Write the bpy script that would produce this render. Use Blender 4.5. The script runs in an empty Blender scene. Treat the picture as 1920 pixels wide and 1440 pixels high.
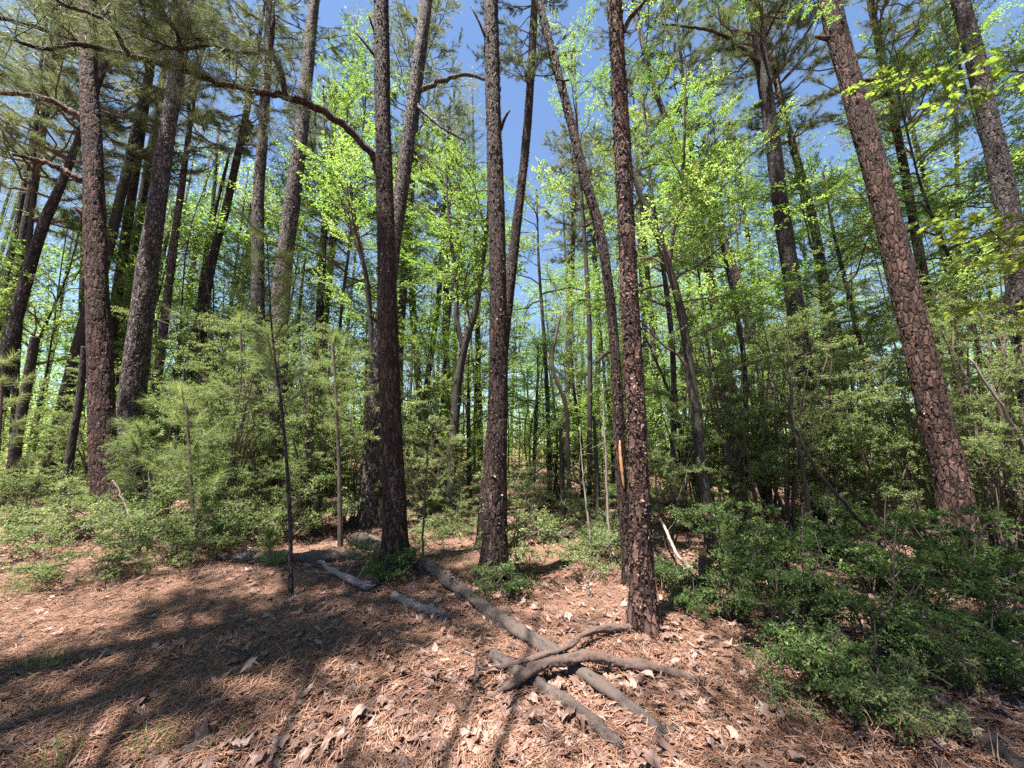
import bpy, math
import numpy as np

# ------------------------------------------------------------------ camera, sky, sun, exposure
sc = bpy.context.scene
PITCH = math.radians(9.0)
FPX = 723.0                                    # focal length in pixels of the 1920 px wide photograph
CAM = np.array([0.0, 0.0, 1.6])
cam_data = bpy.data.cameras.new('camera')
cam_data.sensor_width = 36.0
cam_data.lens = 36.0 * FPX / 1920.0
cam_data.clip_start = 0.05
cam_data.clip_end = 3000.0
cam = bpy.data.objects.new('camera', cam_data)
cam.location = CAM
cam.rotation_euler = (math.radians(90.0) + PITCH, 0.0, 0.0)
sc.collection.objects.link(cam)
sc.camera = cam

SUN_AZ = math.radians(228.0)                    # clockwise from +Y (into the picture) towards +X (right)
SUN_EL = math.radians(73.0)
to_sun = np.array([math.sin(SUN_AZ) * math.cos(SUN_EL), math.cos(SUN_AZ) * math.cos(SUN_EL), math.sin(SUN_EL)])
world = bpy.data.worlds.new('World')
sc.world = world
world.use_nodes = True
wn = world.node_tree
bg = wn.nodes['Background']
sky = wn.nodes.new('ShaderNodeTexSky')
sky.sky_type = 'NISHITA'
sky.sun_disc = False
sky.sun_elevation = SUN_EL
sky.sun_rotation = SUN_AZ
sky.air_density = 1.0
sky.dust_density = 0.05
sky.ozone_density = 3.0
wn.links.new(sky.outputs[0], bg.inputs[0])
bg.inputs[1].default_value = 0.05
sun_data = bpy.data.lights.new('sun', 'SUN')
sun_data.energy = 5.0
sun_data.angle = math.radians(0.53)
sun_data.color = (1.0, 0.95, 0.87)
sun = bpy.data.objects.new('sun', sun_data)
sun.rotation_euler = (math.radians(90) - SUN_EL, 0.0, math.radians(180) - SUN_AZ)
sc.collection.objects.link(sun)
sc.view_settings.view_transform = 'Standard'
sc.view_settings.look = 'None'
sc.view_settings.exposure = 2.4
sc.view_settings.gamma = 1.0
sc.cycles.max_bounces = 5
sc.cycles.diffuse_bounces = 2
sc.cycles.glossy_bounces = 2
sc.cycles.transmission_bounces = 4
sc.cycles.use_denoising = False

# ------------------------------------------------------------------ geometry helpers
col = sc.collection
UP = np.array([0.0, 0.0, 1.0])


def ray(u, v):
    dx = (u - 960.0) / FPX
    dy = (720.0 - v) / FPX
    return np.array([dx, math.cos(PITCH) - dy * math.sin(PITCH), math.sin(PITCH) + dy * math.cos(PITCH)])


_t = np.random.default_rng(5)
_TW = [(_t.uniform(-1, 1, 2) * k, _t.uniform(0, 6.28), a) for k, a in
       ((.25, .05), (.5, .04), (.9, .03), (1.7, .02), (2.6, .015), (4.5, .01), (7, .008), (11, .006), (15, .005))]


# needle mounds gathered round the trunk feet
MOUNDS = ((1.36, 3.97, .09, .26), (1.4, 4.6, .06, .3), (-1.65, 5.5, .10, .38), (-.24, 5.2, .10, .36), (6.7, 5.7, .14, .5), (-7.3, 7.0, .12, .5), (-2.2, 2.4, .05, .6), (.7, 2.9, -.04, .5))


def terrain(x, y):
    """Height of the forest floor: gentle mounds, rising a little away to the left and behind."""
    x = np.asarray(x, float)
    y = np.asarray(y, float)
    z = np.zeros(np.broadcast(x, y).shape)
    for k, ph, a in _TW:
        z = z + a * np.sin(k[0] * x + k[1] * y + ph)
    z = z + 0.35 / (1 + np.exp(-(y - 14) / 2.5)) + 0.12 / (1 + np.exp((x + 5.5) / 1.2))
    for mx, my, a, w in MOUNDS:
        z = z + a * np.exp(-((x - mx) ** 2 + (y - my) ** 2) / (2 * w * w))
    return z - 0.02


CAM_LIFT = float(terrain(0, 0))


def at(u, v, Y):
    """World point seen at photo pixel (u, v) at a distance Y into the scene."""
    d = ray(u, v)
    return CAM + d * (Y / d[1])


def ground_at(u, v):
    d = ray(u, v)
    t = 1.6 / -d[2]
    for _ in range(30):
        p = CAM + d * t
        t = t + (p[2] - float(terrain(p[0], p[1]))) / -d[2] * 0.7
    p = CAM + d * t
    p[2] = float(terrain(p[0], p[1]))
    return p


def norm(a):
    return a / np.maximum(np.linalg.norm(a, axis=-1, keepdims=True), 1e-9)


class MB:
    """Collects vertices, faces and a per-vertex random value; builds ONE mesh."""

    def __init__(self):
        self.V, self.Q, self.T, self.R, self.B = [], [], [], [], []
        self.n = 0
        self.qm, self.tm = [], []

    def add(self, V, Q=None, T=None, r=None, b=None, mi=0):
        V = np.asarray(V, np.float32).reshape(-1, 3)
        k = len(V)
        self.V.append(V)
        self.R.append(np.full(k, 0.5, np.float32) if r is None else np.broadcast_to(np.asarray(r, np.float32), (k,)))
        self.B.append(np.full(k, 0.5, np.float32) if b is None else np.broadcast_to(np.asarray(b, np.float32), (k,)))
        if Q is not None and len(Q):
            self.Q.append(np.asarray(Q, np.int32) + self.n)
            self.qm.append(np.full(len(Q), mi, np.int32))
        if T is not None and len(T):
            self.T.append(np.asarray(T, np.int32) + self.n)
            self.tm.append(np.full(len(T), mi, np.int32))
        self.n += k
        return self

    def mesh(self, name, mats, smooth=False):
        V = np.concatenate(self.V)
        Q = np.concatenate(self.Q) if self.Q else np.zeros((0, 4), np.int32)
        T = np.concatenate(self.T) if self.T else np.zeros((0, 3), np.int32)
        mi = np.concatenate(self.qm + self.tm)
        me = bpy.data.meshes.new(name)
        me.vertices.add(len(V))
        me.vertices.foreach_set('co', V.ravel())
        loops = np.concatenate([Q.ravel(), T.ravel()])
        me.loops.add(len(loops))
        me.loops.foreach_set('vertex_index', loops)
        nf = len(Q) + len(T)
        me.polygons.add(nf)
        starts = np.concatenate([np.arange(len(Q)) * 4, len(Q) * 4 + np.arange(len(T)) * 3]).astype(np.int32)
        me.polygons.foreach_set('loop_start', starts)
        me.polygons.foreach_set('material_index', mi)
        me.polygons.foreach_set('use_smooth', np.full(nf, smooth, bool))
        for nm, arr in (('rnd', self.R), ('bark', self.B)):
            a = me.attributes.new(nm, 'FLOAT', 'POINT')
            a.data.foreach_set('value', np.concatenate(arr))
        for m in (mats if isinstance(mats, (list, tuple)) else [mats]):
            me.materials.append(m)
        me.update(calc_edges=True)
        return me

    def build(self, name, mats, parent=None, smooth=False, loc=None):
        return place(name, self.mesh(name, mats, smooth), parent, loc)


def place(name, me, parent=None, loc=None, rot=None, scale=None):
    o = bpy.data.objects.new(name, me)
    col.objects.link(o)
    if parent is not None:
        o.parent = parent
    if loc is not None:
        o.location = loc
    if rot is not None:
        o.rotation_euler = rot
    if scale is not None:
        o.scale = scale if hasattr(scale, '__len__') else (scale,) * 3
    return o


def tag(o, label, cat, group=None):
    o['label'] = label
    o['category'] = cat
    if group:
        o['group'] = group
    return o


def thing(name, label, cat, loc, group=None):
    return tag(place(name, None, None, loc), label, cat, group)


def setting(o, kind='structure'):
    o['kind'] = kind
    return o


def spline(P, n):
    """Catmull-Rom through the rows of P (any number of columns), n samples."""
    P = np.asarray(P, float)
    if len(P) == 2:
        return P[0] + (P[1] - P[0]) * np.linspace(0, 1, n)[:, None]
    E = np.vstack([2 * P[0] - P[1], P, 2 * P[-1] - P[-2]])
    seg = np.linalg.norm(np.diff(P[:, :3], axis=0), axis=1)
    cum = np.concatenate([[0], np.cumsum(seg)])
    s = np.linspace(0, cum[-1], n)
    i = np.clip(np.searchsorted(cum, s, 'right') - 1, 0, len(P) - 2)
    t = ((s - cum[i]) / np.maximum(seg[i], 1e-9))[:, None]
    a, b, c, d = E[i], E[i + 1], E[i + 2], E[i + 3]
    return 0.5 * (2 * b + (c - a) * t + (2 * a - 5 * b + 4 * c - d) * t * t + (3 * b - a - 3 * c + d) * t ** 3)


def frames(path):
    t = norm(np.gradient(path, axis=0))
    ref = np.array([1.0, 0, 0]) if abs(t[0][0]) < 0.8 else np.array([0, 1.0, 0])
    n = np.empty_like(t)
    v = ref
    for i in range(len(t)):
        v = v - t[i] * np.dot(v, t[i])
        v = v / np.linalg.norm(v)
        n[i] = v
    return t, n, np.cross(t, n)


def tube(mb, path, rad, seg=6, r=0.5, mi=0, cap=True):
    path = np.asarray(path, float)
    k = len(path)
    rad = np.broadcast_to(np.asarray(rad, float), (k,))
    t, n, b = frames(path)
    th = np.arange(seg) * 2 * math.pi / seg
    ring = np.cos(th)[None, :, None] * n[:, None] + np.sin(th)[None, :, None] * b[:, None]
    V = (path[:, None] + ring * rad[:, None, None]).reshape(-1, 3)
    i = np.arange(k - 1)[:, None] * seg
    j = np.arange(seg)[None]
    j2 = (j + 1) % seg
    Q = np.stack([i + j, i + j2, i + seg + j2, i + seg + j], -1).reshape(-1, 4)
    T = None
    if cap:
        V = np.vstack([V, path[0], path[-1]])
        a = np.arange(seg)
        a2 = (a + 1) % seg
        T = np.vstack([np.stack([a2, a, np.full(seg, k * seg)], -1),
                       np.stack([a + (k - 1) * seg, a2 + (k - 1) * seg, np.full(seg, k * seg + 1)], -1)])
    mb.add(V, Q, T, r, None, mi)


def sticks(mb, P0, P1, r0, r1, mi=0, r=0.5, bend=0.0, rg=None):
    """Many thin three-sided twigs at once (one mid joint each)."""
    P0, P1 = np.asarray(P0, float), np.asarray(P1, float)
    n = len(P0)
    d = norm(P1 - P0)
    a = norm(np.cross(d, np.array([0.31, 0.17, 0.93])))
    b = np.cross(d, a)
    M = (P0 + P1) / 2
    if rg is not None and bend:
        M = M + rg.normal(0, bend, (n, 3)) * np.linalg.norm(P1 - P0, axis=1)[:, None]
    r0 = np.broadcast_to(np.asarray(r0, float), (n,))
    r1 = np.broadcast_to(np.asarray(r1, float), (n,))
    th = np.array([0, 2.094, 4.189])
    ring = np.cos(th)[None, :, None] * a[:, None] + np.sin(th)[None, :, None] * b[:, None]
    V = np.concatenate([P0[:, None] + ring * r0[:, None, None], M[:, None] + ring * ((r0 + r1) / 2)[:, None, None],
                        P1[:, None] + ring * r1[:, None, None]], 1).reshape(-1, 3)
    base = np.arange(n)[:, None, None] * 9
    q = np.array([[0, 1, 4, 3], [1, 2, 5, 4], [2, 0, 3, 5], [3, 4, 7, 6], [4, 5, 8, 7], [5, 3, 6, 8]])[None]
    mb.add(V, (base + q).reshape(-1, 4), None, r, None, mi)


def leaves(mb, P, D, N, L, W, rg, mi=0, fold=0.18):
    """Pointed leaf blades: four vertices each, folded a little along the midrib."""
    n = len(P)
    D = norm(D)
    S = norm(np.cross(D, N))
    N = np.cross(S, D)
    L = np.broadcast_to(np.asarray(L, float), (n,))[:, None]
    W = np.broadcast_to(np.asarray(W, float), (n,))[:, None]
    m = P + D * L * 0.45 + N * W * fold
    V = np.stack([P, m - S * W * 0.5, P + D * L - N * L * 0.12, m + S * W * 0.5], 1).reshape(-1, 3)
    Q = np.arange(n)[:, None] * 4 + np.arange(4)[None]
    mb.add(V, Q, None, np.repeat(rg.random(n), 4), None, mi)


def needles(mb, P, D, L, W, rg, mi=0, r=None):
    n = len(P)
    D = norm(D)
    S = norm(np.cross(D, rg.normal(0, 1, (n, 3))))
    L = np.broadcast_to(np.asarray(L, float), (n,))[:, None]
    W = np.broadcast_to(np.asarray(W, float), (n,))[:, None]
    droop = UP * (L * 0.10)
    V = np.stack([P - S * W * 0.5, P + S * W * 0.5, P + D * L - droop], 1).reshape(-1, 3)
    rr = np.repeat(rg.random(n) if r is None else r, 3)
    mb.add(V, None, np.arange(n)[:, None] * 3 + np.arange(3)[None], rr, None, mi)


def tufts(mb, C, A, k, L, W, rg, mi=0, spread=0.75, back=0.12):
    """k needles bursting round each twig end C that points along A."""
    n = len(C)
    A = norm(A)
    Dk = A[:, None] * rg.uniform(0.15, 1.0, (n, k, 1)) + norm(rg.normal(0, 1, (n, k, 3))) * spread
    Pk = C[:, None] - A[:, None] * rg.uniform(0, back, (n, k, 1))
    needles(mb, Pk.reshape(-1, 3), Dk.reshape(-1, 3), rg.uniform(0.65, 1.05, n * k) * L, W, rg, mi,
            np.repeat(rg.random(n), k) * 0.6 + rg.random(n * k) * 0.4)


# ------------------------------------------------------------------ materials
def newmat(name):
    m = bpy.data.materials.new(name)
    m.use_nodes = True
    t = m.node_tree
    t.nodes.clear()
    return m, t, t.nodes.new('ShaderNodeOutputMaterial')


def node(t, kind, **kw):
    n = t.nodes.new(kind)
    for k, v in kw.items():
        if hasattr(n, k):
            setattr(n, k, v)
        else:
            n.inputs[k].default_value = v
    return n


def ramp(t, stops, fac):
    n = t.nodes.new('ShaderNodeValToRGB')
    e = n.color_ramp.elements
    while len(e) < len(stops):
        e.new(0.5)
    for el, (p, c) in zip(e, stops):
        el.position = p
        el.color = (*c, 1)
    t.links.new(fac, n.inputs[0])
    return n.outputs[0]


def attr(t, name):
    return node(t, 'ShaderNodeAttribute', attribute_name=name).outputs['Fac']


def leaf_mat(name, front, trans, amount=0.45, rough=0.5, spec=0.3):
    """Thin foliage: reflects one colour ramp, lets light through in another."""
    m, t, out = newmat(name)
    r = attr(t, 'rnd')
    info = node(t, 'ShaderNodeObjectInfo')
    mix = node(t, 'ShaderNodeMath', operation='MULTIPLY_ADD')
    t.links.new(info.outputs['Random'], mix.inputs[0])
    mix.inputs[1].default_value = 0.45
    sc_ = node(t, 'ShaderNodeMath', operation='MULTIPLY')
    t.links.new(r, sc_.inputs[0])
    sc_.inputs[1].default_value = 0.55
    t.links.new(sc_.outputs[0], mix.inputs[2])
    f = ramp(t, front, mix.outputs[0])
    tr = ramp(t, trans, mix.outputs[0])
    p = node(t, 'ShaderNodeBsdfPrincipled', Roughness=rough)
    p.inputs['Specular IOR Level'].default_value = spec
    t.links.new(f, p.inputs['Base Color'])
    b = node(t, 'ShaderNodeBsdfTranslucent')
    t.links.new(tr, b.inputs['Color'])
    x = node(t, 'ShaderNodeMixShader')
    x.inputs[0].default_value = amount
    t.links.new(p.outputs[0], x.inputs[1])
    t.links.new(b.outputs[0], x.inputs[2])
    t.links.new(x.outputs[0], out.inputs[0])
    return m


def bark_mat(name, plate, pale, furrow, scale=(14, 14, 5), bump=0.5, lichen=None, cell=None):
    """Bark whose plate colour varies from plate to plate ('rnd') and with fine flaking."""
    m, t, out = newmat(name)
    tc = node(t, 'ShaderNodeTexCoord')
    mp = node(t, 'ShaderNodeMapping')
    mp.inputs['Scale'].default_value = scale
    t.links.new(tc.outputs['Object'], mp.inputs[0])
    nz = node(t, 'ShaderNodeTexNoise', Scale=1.6, Detail=6.0, Roughness=0.65)
    t.links.new(mp.outputs[0], nz.inputs['Vector'])
    nf = node(t, 'ShaderNodeTexNoise', Scale=9.0, Detail=3.0, Roughness=0.6)
    t.links.new(mp.outputs[0], nf.inputs['Vector'])
    add = node(t, 'ShaderNodeMath', operation='MULTIPLY_ADD')
    t.links.new(attr(t, 'rnd'), add.inputs[0])
    add.inputs[1].default_value = 0.75
    s = node(t, 'ShaderNodeMath', operation='MULTIPLY_ADD')
    t.links.new(nz.outputs[0], s.inputs[0])
    s.inputs[1].default_value = 0.9
    s.inputs[2].default_value = -0.33
    t.links.new(s.outputs[0], add.inputs[2])
    c = ramp(t, [(0.0, furrow), (0.4, plate), (0.80, plate), (1.0, pale)], add.outputs[0])
    fin = node(t, 'ShaderNodeMixRGB', blend_type='MIX')
    bf = node(t, 'ShaderNodeMapRange')
    bf.inputs[1].default_value = 0.05
    bf.inputs[2].default_value = 0.35
    t.links.new(attr(t, 'bark'), bf.inputs[0])
    t.links.new(bf.outputs[0], fin.inputs[0])
    fin.inputs[1].default_value = (*furrow, 1)
    t.links.new(c, fin.inputs[2])
    last = fin.outputs[0]
    crack = None
    if cell:                                         # plates parted by fissures
        wn_ = node(t, 'ShaderNodeTexNoise', Scale=7.0, Detail=4.0, Roughness=0.6)
        t.links.new(tc.outputs['Object'], wn_.inputs['Vector'])
        off = node(t, 'ShaderNodeVectorMath', operation='MULTIPLY_ADD')
        t.links.new(wn_.outputs['Color'], off.inputs[0])
        off.inputs[1].default_value = (cell[0] * 1.5, cell[0] * 1.5, cell[1] * 0.9)
        t.links.new(tc.outputs['Object'], off.inputs[2])
        m2 = node(t, 'ShaderNodeMapping')
        m2.inputs['Scale'].default_value = (1 / cell[0], 1 / cell[0], 1 / cell[1])
        t.links.new(off.outputs[0], m2.inputs[0])
        ve = node(t, 'ShaderNodeTexVoronoi', feature='DISTANCE_TO_EDGE', Scale=1.0)
        vc = node(t, 'ShaderNodeTexVoronoi', feature='F1', Scale=1.0)
        t.links.new(m2.outputs[0], ve.inputs['Vector'])
        t.links.new(m2.outputs[0], vc.inputs['Vector'])
        mr = node(t, 'ShaderNodeMapRange')
        mr.inputs[1].default_value = 0.015
        mr.inputs[2].default_value = 0.13
        t.links.new(ve.outputs['Distance'], mr.inputs[0])
        crack = mr.outputs[0]
        sep = node(t, 'ShaderNodeSeparateColor')
        t.links.new(vc.outputs['Color'], sep.inputs[0])
        tone = ramp(t, [(0.0, (0.45, 0.42, 0.42)), (0.5, (0.95, 0.93, 0.92)), (1.0, (1.7, 1.66, 1.66))], sep.outputs[0])
        mt = node(t, 'ShaderNodeMixRGB', blend_type='MULTIPLY')
        mt.inputs[0].default_value = 1.0
        t.links.new(last, mt.inputs[1])
        t.links.new(tone, mt.inputs[2])
        mk = node(t, 'ShaderNodeMixRGB')
        t.links.new(crack, mk.inputs[0])
        mk.inputs[1].default_value = (*furrow, 1)
        t.links.new(mt.outputs[0], mk.inputs[2])
        last = mk.outputs[0]
    if lichen:
        ln = node(t, 'ShaderNodeTexNoise', Scale=3.2, Detail=5.0, Roughness=0.7)
        t.links.new(tc.outputs['Object'], ln.inputs['Vector'])
        lr = ramp(t, [(0.60, (0, 0, 0)), (0.72, (1, 1, 1))], ln.outputs[0])
        lm = node(t, 'ShaderNodeMixRGB')
        t.links.new(lr, lm.inputs[0])
        t.links.new(last, lm.inputs[1])
        lm.inputs[2].default_value = (*lichen, 1)
        last = lm.outputs[0]
    p = node(t, 'ShaderNodeBsdfPrincipled', Roughness=0.85)
    p.inputs['Specular IOR Level'].default_value = 0.25
    t.links.new(last, p.inputs['Base Color'])
    bp = node(t, 'ShaderNodeBump', Strength=bump, Distance=0.012)
    t.links.new(nf.outputs[0], bp.inputs['Height'])
    if crack is not None:
        b2 = node(t, 'ShaderNodeBump', Strength=0.9, Distance=0.02)
        t.links.new(crack, b2.inputs['Height'])
        t.links.new(bp.outputs[0], b2.inputs['Normal'])
        t.links.new(b2.outputs[0], p.inputs['Normal'])
    else:
        t.links.new(bp.outputs[0], p.inputs['Normal'])
    t.links.new(p.outputs[0], out.inputs[0])
    return m


M = {}
M['pine_bark'] = bark_mat('pine_bark', (0.040, 0.024, 0.020), (0.34, 0.27, 0.25), (0.014, 0.008, 0.006), cell=(0.045, 0.15))
M['red_bark'] = bark_mat('red_bark', (0.075, 0.042, 0.033), (0.36, 0.28, 0.25), (0.016, 0.008, 0.006), cell=(0.06, 0.19))
M['grey_bark'] = bark_mat('grey_bark', (0.050, 0.040, 0.038), (0.40, 0.35, 0.33), (0.016, 0.012, 0.011), cell=(0.055, 0.14))
M['pale_bark'] = bark_mat('pale_bark', (0.105, 0.086, 0.08), (0.46, 0.41, 0.39), (0.018, 0.013, 0.012), cell=(0.05, 0.10))
M['dark_bark'] = bark_mat('dark_bark', (0.035, 0.028, 0.024), (0.085, 0.075, 0.065), (0.015, 0.011, 0.01), bump=0.3)
M['twig'] = bark_mat('twig', (0.09, 0.065, 0.052), (0.22, 0.18, 0.15), (0.04, 0.03, 0.025), bump=0.2)
M['dead_wood'] = bark_mat('dead_wood', (0.22, 0.17, 0.15), (0.48, 0.41, 0.37), (0.06, 0.045, 0.04), (22, 22, 22))
M['log_bark'] = bark_mat('log_bark', (0.085, 0.064, 0.056), (0.30, 0.25, 0.23), (0.012, 0.009, 0.008), (34, 34, 34), bump=0.9, lichen=(0.24, 0.22, 0.19))
M['branch_bark'] = bark_mat('branch_bark', (0.11, 0.074, 0.062), (0.32, 0.235, 0.205), (0.018, 0.011, 0.010), (30, 30, 30), bump=1.0)
M['raw_wood'] = bark_mat('raw_wood', (0.40, 0.20, 0.09), (0.60, 0.38, 0.20), (0.14, 0.06, 0.03), (60, 60, 8))
M['needle'] = leaf_mat('needle', [(0, (0.06, 0.085, 0.04)), (0.6, (0.12, 0.15, 0.075)), (1, (0.21, 0.215, 0.12))],
    [(0, (0.12, 0.17, 0.05)), (1, (0.28, 0.30, 0.12))], 0.35, 0.5, 0.3)
M['young_needle'] = leaf_mat('young_needle', [(0, (0.09, 0.14, 0.04)), (1, (0.25, 0.30, 0.11))],
    [(0, (0.2, 0.28, 0.06)), (1, (0.38, 0.44, 0.14))], 0.4, 0.5, 0.35)
M['leaf'] = leaf_mat('leaf', [(0, (0.045, 0.085, 0.02)), (0.5, (0.10, 0.16, 0.04)), (1, (0.22, 0.27, 0.09))],
    [(0, (0.15, 0.30, 0.04)), (0.5, (0.30, 0.48, 0.08)), (1, (0.56, 0.66, 0.18))], 0.5, 0.5, 0.25)
M['oak_leaf'] = leaf_mat('oak_leaf', [(0, (0.06, 0.11, 0.02)), (1, (0.14, 0.18, 0.04))],
    [(0, (0.20, 0.32, 0.03)), (1, (0.42, 0.46, 0.07))], 0.5)
M['shrub_leaf'] = leaf_mat('shrub_leaf', [(0, (0.05, 0.08, 0.028)), (0.6, (0.13, 0.17, 0.065)), (0.9, (0.25, 0.27, 0.14)), (1, (0.30, 0.20, 0.12))],
    [(0, (0.15, 0.25, 0.05)), (1, (0.38, 0.45, 0.14))], 0.4, 0.55, 0.2)
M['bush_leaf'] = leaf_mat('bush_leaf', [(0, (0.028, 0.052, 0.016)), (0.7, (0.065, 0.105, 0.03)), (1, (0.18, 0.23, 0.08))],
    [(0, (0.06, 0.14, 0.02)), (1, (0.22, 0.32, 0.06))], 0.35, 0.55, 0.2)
M['grass'] = leaf_mat('grass', [(0, (0.08, 0.14, 0.03)), (1, (0.28, 0.28, 0.10))], [(0, (0.14, 0.26, 0.04)), (1, (0.36, 0.38, 0.1))], 0.4)
M['straw'] = leaf_mat('straw', [(0, (0.09, 0.042, 0.03)), (0.5, (0.28, 0.155, 0.105)), (1, (0.54, 0.405, 0.31))],
    [(0, (0.12, 0.06, 0.03)), (1, (0.35, 0.2, 0.1))], 0.15)
M['dead_leaf'] = leaf_mat('dead_leaf', [(0, (0.055, 0.03, 0.025)), (0.5, (0.17, 0.10, 0.078)), (0.88, (0.31, 0.215, 0.175)), (1, (0.44, 0.35, 0.31))],
    [(0, (0.14, 0.06, 0.03)), (1, (0.36, 0.2, 0.11))], 0.15, 0.5, 0.4)


def floor_material():
    m, t, out = newmat('forest_floor')
    tc = node(t, 'ShaderNodeTexCoord')
    n1 = node(t, 'ShaderNodeTexNoise', Scale=0.7, Detail=5.0, Roughness=0.6)
    n2 = node(t, 'ShaderNodeTexNoise', Scale=14.0, Detail=6.0, Roughness=0.7, Distortion=1.5)
    n3 = node(t, 'ShaderNodeTexNoise', Scale=70.0, Detail=4.0, Roughness=0.7, Distortion=2.0)
    for n in (n1, n2, n3):
        t.links.new(tc.outputs['Object'], n.inputs['Vector'])
    c1 = ramp(t, [(0.3, (0.07, 0.038, 0.03)), (0.5, (0.20, 0.115, 0.083)), (0.7, (0.36, 0.25, 0.195))], n2.outputs[0])
    c2 = ramp(t, [(0.3, (0.05, 0.028, 0.022)), (0.55, (0.24, 0.145, 0.105)), (0.75, (0.43, 0.315, 0.25))], n3.outputs[0])
    mx = node(t, 'ShaderNodeMixRGB')
    mx.inputs[0].default_value = 0.55
    t.links.new(c1, mx.inputs[1])
    t.links.new(c2, mx.inputs[2])
    tint = ramp(t, [(0.35, (0.85, 0.80, 0.80)), (0.65, (1.0, 1.0, 0.95))], n1.outputs[0])
    ml = node(t, 'ShaderNodeMixRGB', blend_type='MULTIPLY')
    ml.inputs[0].default_value = 1.0
    t.links.new(mx.outputs[0], ml.inputs[1])
    t.links.new(tint, ml.inputs[2])
    p = node(t, 'ShaderNodeBsdfPrincipled', Roughness=0.95)
    p.inputs['Specular IOR Level'].default_value = 0.15
    t.links.new(ml.outputs[0], p.inputs['Base Color'])
    ad = node(t, 'ShaderNodeMath', operation='ADD')
    t.links.new(n2.outputs[0], ad.inputs[0])
    t.links.new(n3.outputs[0], ad.inputs[1])
    bp = node(t, 'ShaderNodeBump', Strength=0.9, Distance=0.03)
    t.links.new(ad.outputs[0], bp.inputs['Height'])
    t.links.new(bp.outputs[0], p.inputs['Normal'])
    t.links.new(p.outputs[0], out.inputs[0])
    return m


M['floor'] = floor_material()


# ------------------------------------------------------------------ the ground
def build_ground():
    n = 420
    s = np.linspace(-1, 1, n)
    gx = np.sinh(s * 6.2) / math.sinh(6.2) * 600
    gy = np.sinh(s * 6.2) / math.sinh(6.2) * 600 + 5
    X, Y = np.meshgrid(gx, gy)
    V = np.stack([X, Y, terrain(X, Y)], -1).reshape(-1, 3)
    i = np.arange(n - 1)[:, None] * n + np.arange(n - 1)[None]
    Q = np.stack([i, i + 1, i + n + 1, i + n], -1).reshape(-1, 4)
    setting(MB().add(V, Q).build('ground', M['floor'], smooth=True))


build_ground()


def scatter(rg, n, x0, x1, y0, y1, bias=1.6):
    y = y0 + (y1 - y0) * rg.random(n) ** bias
    x = rg.uniform(-1, 1, n) * np.minimum(1.45 * y + 0.8, max(abs(x0), x1))
    return x, y


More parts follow.
